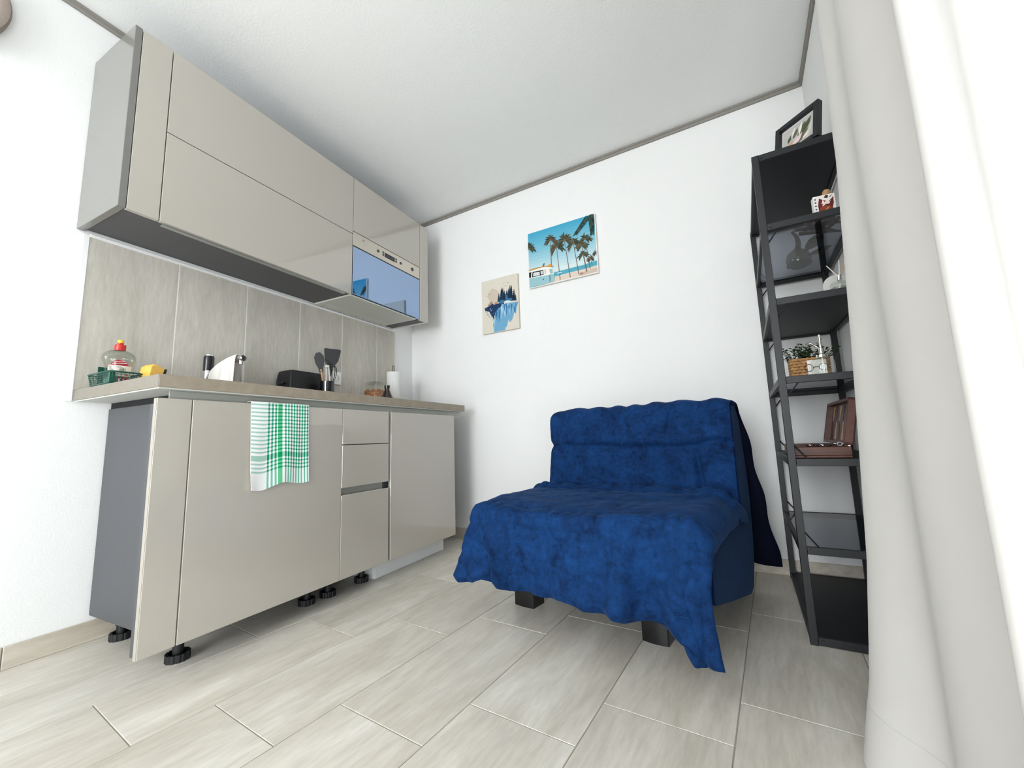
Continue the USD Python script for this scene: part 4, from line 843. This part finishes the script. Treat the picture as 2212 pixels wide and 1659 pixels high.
# level under the top: card box, wooden figure, driftwood, glass fairy ornament
Z2 = 1.4115 + 0.0005
t = on_shelf('card_box', 'small white card box with dark red print at the shelf front', 'box', 2.567, -0.668, Z2, 0.10)
obj('box', box(-0.031, 0.031, -0.012, 0.012, 0.0, 0.070, 0.0008), 'card', t)
cb = [(UNIT, (230, 226, 222)), (sbox(0.02, 0.02, 0.98, 0.16), (214, 186, 140)), (Polygon([(0.22, 0.1), (0.80, 0.10), (0.92, 0.5), (0.94, 0.84), (0.7, 0.62), (0.5, 0.72), (0.28, 0.86), (0.20, 0.5)]), (104, 42, 40)), (Polygon([(0.3, 0.1), (0.74, 0.1), (0.82, 0.36), (0.5, 0.44), (0.26, 0.36)]), (142, 66, 48)), (lens((0.5, 0.2), (0.72, 0.36), 0.04), (190, 130, 84)), (Polygon([(0.36, 0.56), (0.44, 0.76), (0.52, 0.62), (0.6, 0.70), (0.74, 0.60), (0.8, 0.68), (0.72, 0.50), (0.5, 0.52)]), (234, 214, 208)), (Polygon([(0.38, 0.42), (0.44, 0.56), (0.60, 0.54), (0.46, 0.44)]), (230, 206, 204)), (Polygon([(0.5, 0.86), (0.6, 0.98), (0.72, 0.94), (0.66, 0.8)]), (78, 34, 30)), (lens((0.72, 0.8), (0.9, 0.95), 0.02), (96, 88, 80))]
cb += [(sbox(0.06, a, 0.14, a + 0.07), (70, 70, 84)) for a in (0.10, 0.28, 0.46, 0.64, 0.8)] + [(Point(0.86, 0.2).buffer(0.05), (176, 150, 70))]
colored('print', [(s.intersection(UNIT), c) for s, c in cb], 'print', t, lambda u, v, l: np.c_[(u - 0.5) * 0.062, np.full(len(u), -0.0123) - l, v * 0.070])
t = on_shelf('wooden_figure', 'small light wooden figure peeping over the card box', 'figurine', 2.587, -0.628, Z2)
obj('figure', lathe([(0, 0), (0.016, 0), (0.018, 0.01), (0.014, 0.05), (0.0095, 0.066), (0.0090, 0.080), (0.0125, 0.090), (0.0128, 0.102), (0.0085, 0.110), (0, 0.1115)], 20), 'wood', t)
t = on_shelf('driftwood', 'brown driftwood twigs lying on the smoked glass shelf', 'driftwood', 2.562, -0.52, Z2)
tw_ = []
for k in range(9):
    a = RNG.uniform(-0.9, 0.9) + 1.2; p = RNG.uniform((-0.025, -0.05, 0.008), (0.03, 0.03, 0.012)); ln = RNG.uniform(0.04, 0.085); d = np.array([math.cos(a), math.sin(a), RNG.uniform(-0.02, 0.12)])
    tw_.append(tube(spline([p - d * ln, p + RNG.normal(0, 0.006, 3) * [1, 1, 0.2], p + d * ln], 8), np.linspace(0.0075, 0.004, 8), 7))
m = join(tw_); m.apply_translation((0, 0, -m.vertices[:, 2].min())); obj('twigs', m, 'driftwood', t, kind='stuff')
t = on_shelf('glass_ornament', 'gilded glass ornament with leaf wings standing on the smoked glass shelf', 'ornament', 2.540, -0.165, Z2)
obj('globe', lathe([(0, 0), (0.030, 0.0), (0.044, 0.012), (0.050, 0.036), (0.042, 0.066), (0.024, 0.082), (0.012, 0.088), (0, 0.088)], 28), 'gold_glass', t)
obj('ring', tube([(0.046 * math.cos(a), 0.046 * math.sin(a), 0.014 + 0.003 * math.sin(9 * a)) for a in np.linspace(0, 2 * math.pi, 60, endpoint=False)], 0.003, 7, True), 'gold_glass', t)
def leafy(p, q, w, th, face): return blade(np.array(p, float), np.array(q, float), [(0, 0), (w * 0.6, 0.25 * 0.1), (w, 0.05), (w * 0.8, 0.08), (0, 0.10), (-w * 0.8, 0.08), (-w, 0.05), (-w * 0.6, 0.025)], th, face)
obj('wing', leafy((0.02, -0.03, 0.06), (0.09, -0.09, 0.10), 0.028, 0.004, (0.2, 0.3, 1)), 'gold_glass', t)
obj('wing', leafy((0.03, 0.01, 0.05), (0.12, 0.0, 0.07), 0.018, 0.004, (0.1, 0.2, 1)), 'gold_glass', t)
obj('neck', tube(spline([(0.0, -0.01, 0.085), (0.002, -0.04, 0.11), (-0.008, -0.07, 0.125), (-0.022, -0.10, 0.132)], 14), np.linspace(0.013, 0.005, 14), 10), M['gold_glass'], t)
obj('crown', join([moved(trimesh.creation.icosphere(1, 0.007), (-0.024 + 0.011 * k, -0.048 + 0.004 * k, 0.022 + 0.012 * (k % 2))) for k in range(6)]), 'steel', t, kind='stuff')

# third level: scent diffuser in front of a pale disc
Z3 = 1.1335 + 0.0005
t = on_shelf('stone_disc', 'pale round stone plaque standing behind the scent diffuser', 'ornament', 2.583, -0.610, Z3)
obj('disc', moved(cyl((0, 0.004, 0.040), (0, -0.004, 0.040), 0.040, 44), (0, 0, 0.0), rx=-0.12), 'stone', t)
t = on_shelf('scent_diffuser', 'round clear glass scent diffuser with three sticks on the shelf', 'diffuser', 2.581, -0.665, Z3)
obj('bottle', lathe([(0, 0), (0.026, 0), (0.030, 0.005), (0.031, 0.020), (0.025, 0.031), (0.011, 0.036), (0.0065, 0.038), (0.0065, 0.046), (0, 0.046)], 32), 'clear', t)
obj('oil', lathe([(0, 0.002), (0.024, 0.002), (0.028, 0.006), (0.028, 0.013), (0, 0.013)], 28), 'clear_grey', t)
obj('collar', lathe([(0.0, 0.040), (0.0078, 0.040), (0.0078, 0.057), (0.0, 0.057)], 24), 'chrome', t)
for a, b_, mm in (((0.0, 0, 0.05), (-0.030, -0.002, 0.098), 'card'), ((0.001, 0, 0.05), (0.007, 0.004, 0.112), 'card'), ((0.003, 0, 0.05), (0.026, 0.004, 0.114), 'wood')):
    obj('stick', tube([a, b_], 0.0013 if mm == 'card' else 0.0022, 6), mm, t)

# fourth level: plant basket, soap dispenser
Z4 = 0.8565 + 0.0005
t = on_shelf('plant_basket', 'woven basket with a white label and a small-leaved green plant', 'plant', 2.480, -0.545, Z4)
wv = []
for r in range(7):
    z = 0.005 + r * 0.0108
    for k in range(26):
        p = np.array(Polygon(rrect(0.056, 0.040, 0.012)).exterior.interpolate((k + 0.5 * (r % 2)) / 26, normalized=True).coords[0]); q = np.array(Polygon(rrect(0.056, 0.040, 0.012)).exterior.interpolate(((k + 0.85 + 0.5 * (r % 2)) / 26) % 1, normalized=True).coords[0])
        s = m3.Manifold.sphere(0.0058, 8).scale((1, 1, 0.95)); wv.append(m3.Manifold.batch_hull([s.translate((p[0], p[1], z + 0.001)), s.translate((q[0], q[1], z - 0.001))]))
obj('weave', join(wv), 'basket', t, 50, kind='stuff'); obj('liner', prism(Polygon(rrect(0.053, 0.037, 0.012)), 0.066, at=0.001), 'basket', t)
lb = obj('label_card', box(-0.010, 0.046, -0.0492, -0.0466, 0.004, 0.064, 0.0005), 'card', t)
ey = [tube([(cx_ + 0.0125 * math.cos(a), -0.0505, 0.036 + 0.0125 * math.sin(a)) for a in np.linspace(0, 2 * math.pi, 24, endpoint=False)], 0.0011, 6, True) for cx_ in (-0.006, 0.036)]
obj('wire_glasses', join(ey + [tube(spline([(0.0065, -0.0505, 0.036), (0.012, -0.0505, 0.0375), (0.0235, -0.0505, 0.036)], 8), 0.0011, 6)]), 'black_metal', t, label='black wire spectacles shape on the label')
R2 = np.random.default_rng(21); lv, st = [], []
for k in range(46):
    b0 = np.array([R2.uniform(-0.045, 0.045), R2.uniform(-0.028, 0.028), 0.062]); dirn = np.array([b0[0] * 12 + R2.normal(0.05, 0.3), b0[1] * 6 - 0.12 + R2.normal(0, 0.3), 1.0 + R2.uniform(-0.5, 0.2)]); dirn /= np.linalg.norm(dirn); ln = R2.uniform(0.035, 0.075)
    q = spline([b0, b0 + dirn * ln * 0.5 + [0, 0, 0.004], b0 + dirn * ln], 6); st.append(tube(q, 0.0009, 5))
    for j in range(9):
        c = b0 + dirn * ln * (0.25 + 0.78 * j / 8); a = R2.uniform(0, 2 * math.pi); o = np.array([math.cos(a), math.sin(a), R2.uniform(-0.1, 0.7)]); o /= np.linalg.norm(o); w_ = np.cross(o, [0, 0, 1]); w_ /= np.linalg.norm(w_); up = np.cross(w_, o); sz = R2.uniform(0.009, 0.015)
        v = np.array([c, c + o * sz * 0.5 + w_ * sz * 0.42 + up * 0.001, c + o * sz * 1.1, c + o * sz * 0.5 - w_ * sz * 0.42 + up * 0.001, c + o * sz * 0.55 - up * 0.001]); lv.append(trimesh.Trimesh(v, [[0, 1, 4], [1, 2, 4], [2, 3, 4], [3, 0, 4], [0, 4, 1], [1, 4, 2], [2, 4, 3], [3, 4, 0]], process=False))
obj('foliage', join(lv), 'leaf', t, False, kind='stuff'); obj('stems', join(st), 'leaf_dark', t, kind='stuff')
t = on_shelf('soap_dispenser', 'clear ribbed glass soap dispenser with steel pump on the shelf', 'soap dispenser', 2.506, -0.660, Z4)
an = np.arange(48) * 2 * math.pi / 48; prf = [(0, 0.0), (0.030, 0.0), (0.033, 0.004), (0.033, 0.040), (0.030, 0.050), (0.018, 0.058), (0.013, 0.060), (0, 0.060)]
m = lathe(prf, 48); v = m.vertices; rr = 1 + 0.025 * np.cos(12 * np.arctan2(v[:, 1], v[:, 0])) * ((v[:, 2] > 0.003) & (v[:, 2] < 0.052)); m.vertices = np.c_[v[:, 0] * rr, v[:, 1] * rr, v[:, 2]]
obj('bottle', m, 'clear', t)
obj('collar', lathe([(0, 0.060), (0.017, 0.060), (0.017, 0.069), (0.010, 0.072), (0.0075, 0.074), (0.0075, 0.092), (0.004, 0.093), (0.004, 0.139), (0, 0.139)], 28), 'pump', t)
obj('spout', tube(spline([(0.0, 0, 0.094), (-0.018, -0.006, 0.103), (-0.036, -0.010, 0.112), (-0.040, -0.011, 0.108)], 12), 0.0032, 10), 'pump', t)
obj('dip_tube', cyl((0, 0, 0.004), (0, 0, 0.062), 0.0022, 10), 'white_plastic', t)
obj('ring', tube([(0.019 + 0.0085 * math.cos(a), -0.002, 0.088 + 0.0085 * math.sin(a)) for a in np.linspace(0, 2 * math.pi, 20, endpoint=False)], 0.0009, 6, True), 'pump', t)

# fifth level: open wooden game box with bits of jewellery
Z5 = 0.5795 + 0.0005
t = on_shelf('game_box', 'open red-brown wooden game box with triangle inlay in the lid', 'wooden box', 2.470, -0.470, Z5)
obj('tray', join(box(-0.078, 0.078, -0.210, 0.200, 0.0, 0.008), box(-0.078, 0.078, -0.210, -0.200, 0.008, 0.036), box(-0.078, 0.078, 0.190, 0.200, 0.008, 0.036), box(-0.078, -0.068, -0.200, 0.190, 0.008, 0.036), box(0.068, 0.078, -0.200, 0.190, 0.008, 0.036)), 'wood_red', t)
obj('groove', box(-0.0785, 0.0785, -0.2105, -0.2002, 0.0150, 0.0172, 0), 'wood_dark', t, False)
lid = moved(join(box(0.0, 0.156, -0.210, 0.200, 0.0, 0.006), box(0.0, 0.010, -0.210, 0.200, 0.0, 0.026), box(0.146, 0.156, -0.210, 0.200, 0.0, 0.026), box(0.0, 0.156, -0.210, -0.200, 0.0, 0.026), box(0.0, 0.156, 0.190, 0.200, 0.0, 0.026)), (0.084, 0, 0.038), ry=-1.38)
obj('lid', lid, 'wood_red', t)
tri = []
for k in range(6):
    y = -0.185 + 0.064 * k; tri.append(([(0.014, y), (0.014, y + 0.030), (0.080, y + 0.015)], 'wood' if k % 2 == 0 else 'wood_dark')); tri.append(([(0.142, y + 0.006), (0.142, y + 0.036), (0.086, y + 0.021)], 'wood_dark' if k % 2 == 0 else 'wood'))
for pts, mm in tri: obj('inlay', moved(prism(Polygon(pts), 0.0012, at=0.006), (0.084, 0, 0.038), ry=-1.38), mm, t, False)
for y in (-0.15, 0.11): obj('hinge', cyl((0.0815, y, 0.036), (0.0815, y + 0.03, 0.036), 0.004, 12), 'steel', t)
t = on_shelf('bracelet', 'dark and silver bracelet lying on the front rim of the game box', 'jewellery', 2.465, -0.655, Z5 + 0.038)
bd = [moved(trimesh.creation.icosphere(2, 0.0048), (0.030 * math.cos(a), 0.018 * math.sin(a), 0.003)) for a in np.linspace(0, 2 * math.pi, 20, endpoint=False)]
obj('beads', join([b_ for k, b_ in enumerate(bd) if k % 4]), 'wood_dark', t, kind='stuff'); obj('silver_beads', join([b_ for k, b_ in enumerate(bd) if k % 4 == 0]), 'chrome', t, kind='stuff')
t = on_shelf('ring_pieces', 'two small brass rings by the hinge of the game box', 'jewellery', 2.522, -0.655, Z5 + 0.0365)
obj('ring', moved(join(tube([(0.006 * math.cos(a), 0, 0.0075 + 0.006 * math.sin(a)) for a in np.linspace(0, 2 * math.pi, 18, endpoint=False)], 0.0017, 7, True)), (0, 0, 0)), 'steel', t)
obj('ring', moved(join(tube([(0.006 * math.cos(a), 0, 0.0075 + 0.006 * math.sin(a)) for a in np.linspace(0, 2 * math.pi, 18, endpoint=False)], 0.0017, 7, True)), (0.018, 0.006, 0), rz=0.5), 'wood', t)

# ------------------------------------------------------------------ curtains at the balcony door
t = thing('curtain', 'heavy pale grey blackout curtain drawn to the left of the balcony door', 'curtain', R0, RM)
nz, ns = 110, 220
def xa(z): return np.interp(z, [0, 0.16, 0.40, 0.87, 1.30, 2.42], [2.408, 2.434, 2.457, 2.484, 2.505, 2.520])
P = np.zeros((nz, ns, 3))
for i in range(nz):
    z = 0.006 + (2.405 - 0.006) * i / (nz - 1); w = 1 - z / 2.4; A = xa(z)
    ctrl = [(2.625, -1.085), (2.600, -1.125), (A + 0.035, -1.165), (A, -1.215 + 0.012 * w), (A + 0.004 + 0.012 * w, -1.30), (2.506 - 0.010 * w, -1.385), (2.490 - 0.004 * w, -1.455), (2.503, -1.535), (2.538, -1.630), (2.524, -1.720), (2.470, -1.790), (2.440, -1.842), (2.431, -1.862), (2.437, -1.8715), (2.452, -1.8620), (2.478, -1.8210), (2.503, -1.7750), (2.528, -1.7400), (2.556, -1.7450), (2.585, -1.80), (2.600, -1.86)]
    q = spline([(x, y, 0) for x, y in ctrl], ns); P[i, :, :2] = q[:, :2]; P[i, :, 2] = z
    if i < nz: P[i, :, 0] += 0.0035 * (meshkit.fbm(np.c_[q[:, 1] * 8, np.full(ns, z * 2.0), np.zeros(ns)], 3, 31) - 0.5)
obj('cloth', slab(P, 0.0018), 'curtain', t, 70)
hem = P[:6].copy()
for i in range(6): hem[i, :, 2] = 0.004 + 0.112 * i / 5
n = np.cross(np.gradient(hem, axis=1), np.gradient(hem, axis=0)); n /= np.linalg.norm(n, axis=2, keepdims=True); hem = np.array([[(*np.array([np.interp(hem[i, 0, 2], P[:, j, 2], P[:, j, c]) for c in range(2)]), hem[i, j, 2]) for j in range(ns)] for i in range(6)])
obj('hem', slab(hem + n * 0.0009, 0.0036), 'curtain', t, 70)
t = thing('sheer_curtain', 'white sheer curtain with drawn slubs in front of the balcony door', 'curtain', R0, RM)
P = np.zeros((90, 240, 3))
for i in range(90):
    z = 0.01 + 2.395 * i / 89; y = np.linspace(-1.10, -2.30, 240)
    x = 2.632 + 0.013 * np.sin(y * 46 + 0.7 * np.sin(y * 9)) + 0.008 * np.sin(y * 21 + z * 0.4) + 0.004 * np.sin(z * 3 + y * 5)
    P[i] = np.c_[x, y, np.full(240, z)]
v = P.reshape(-1, 3)
obj('voile', trimesh.Trimesh(v, grid_faces(90, 240), process=False), 'sheer', t, True)
single('curtain_rail', moved(join(box(2.490, 2.655, -4.6, -1.05, 2.408, 2.4395, 0.002)), R0, RM), 'white_pvc', 'white ceiling curtain rail above the balcony door', 'rail')

# ------------------------------------------------------------------ round ornament on the left wall, cut by the picture's edge
t = thing('wall_ornament', 'round taupe-rimmed ornament on the left wall, cut by the frame', 'wall decoration', (0.0005, -0.395, 2.03))
def onwall(m): v = m.vertices.copy(); m.vertices = np.c_[v[:, 2], v[:, 0], v[:, 1] + 0.17]; m.fix_normals(); return m
obj('rim', onwall(lathe([(0.132, 0.0), (0.165, 0.0), (0.172, 0.010), (0.172, 0.034), (0.166, 0.044), (0.150, 0.044), (0.140, 0.036), (0.134, 0.020), (0.132, 0.0)], 60)), 'ornament_rim', t, 45)
obj('gap', onwall(lathe([(0, 0.0), (0.133, 0.0), (0.133, 0.012), (0, 0.012)], 50)), 'ornament_gap', t)
obj('face', onwall(lathe([(0, 0.012), (0.116, 0.012), (0.120, 0.024), (0.112, 0.034), (0, 0.036)], 50)), 'ornament_face', t, 45)
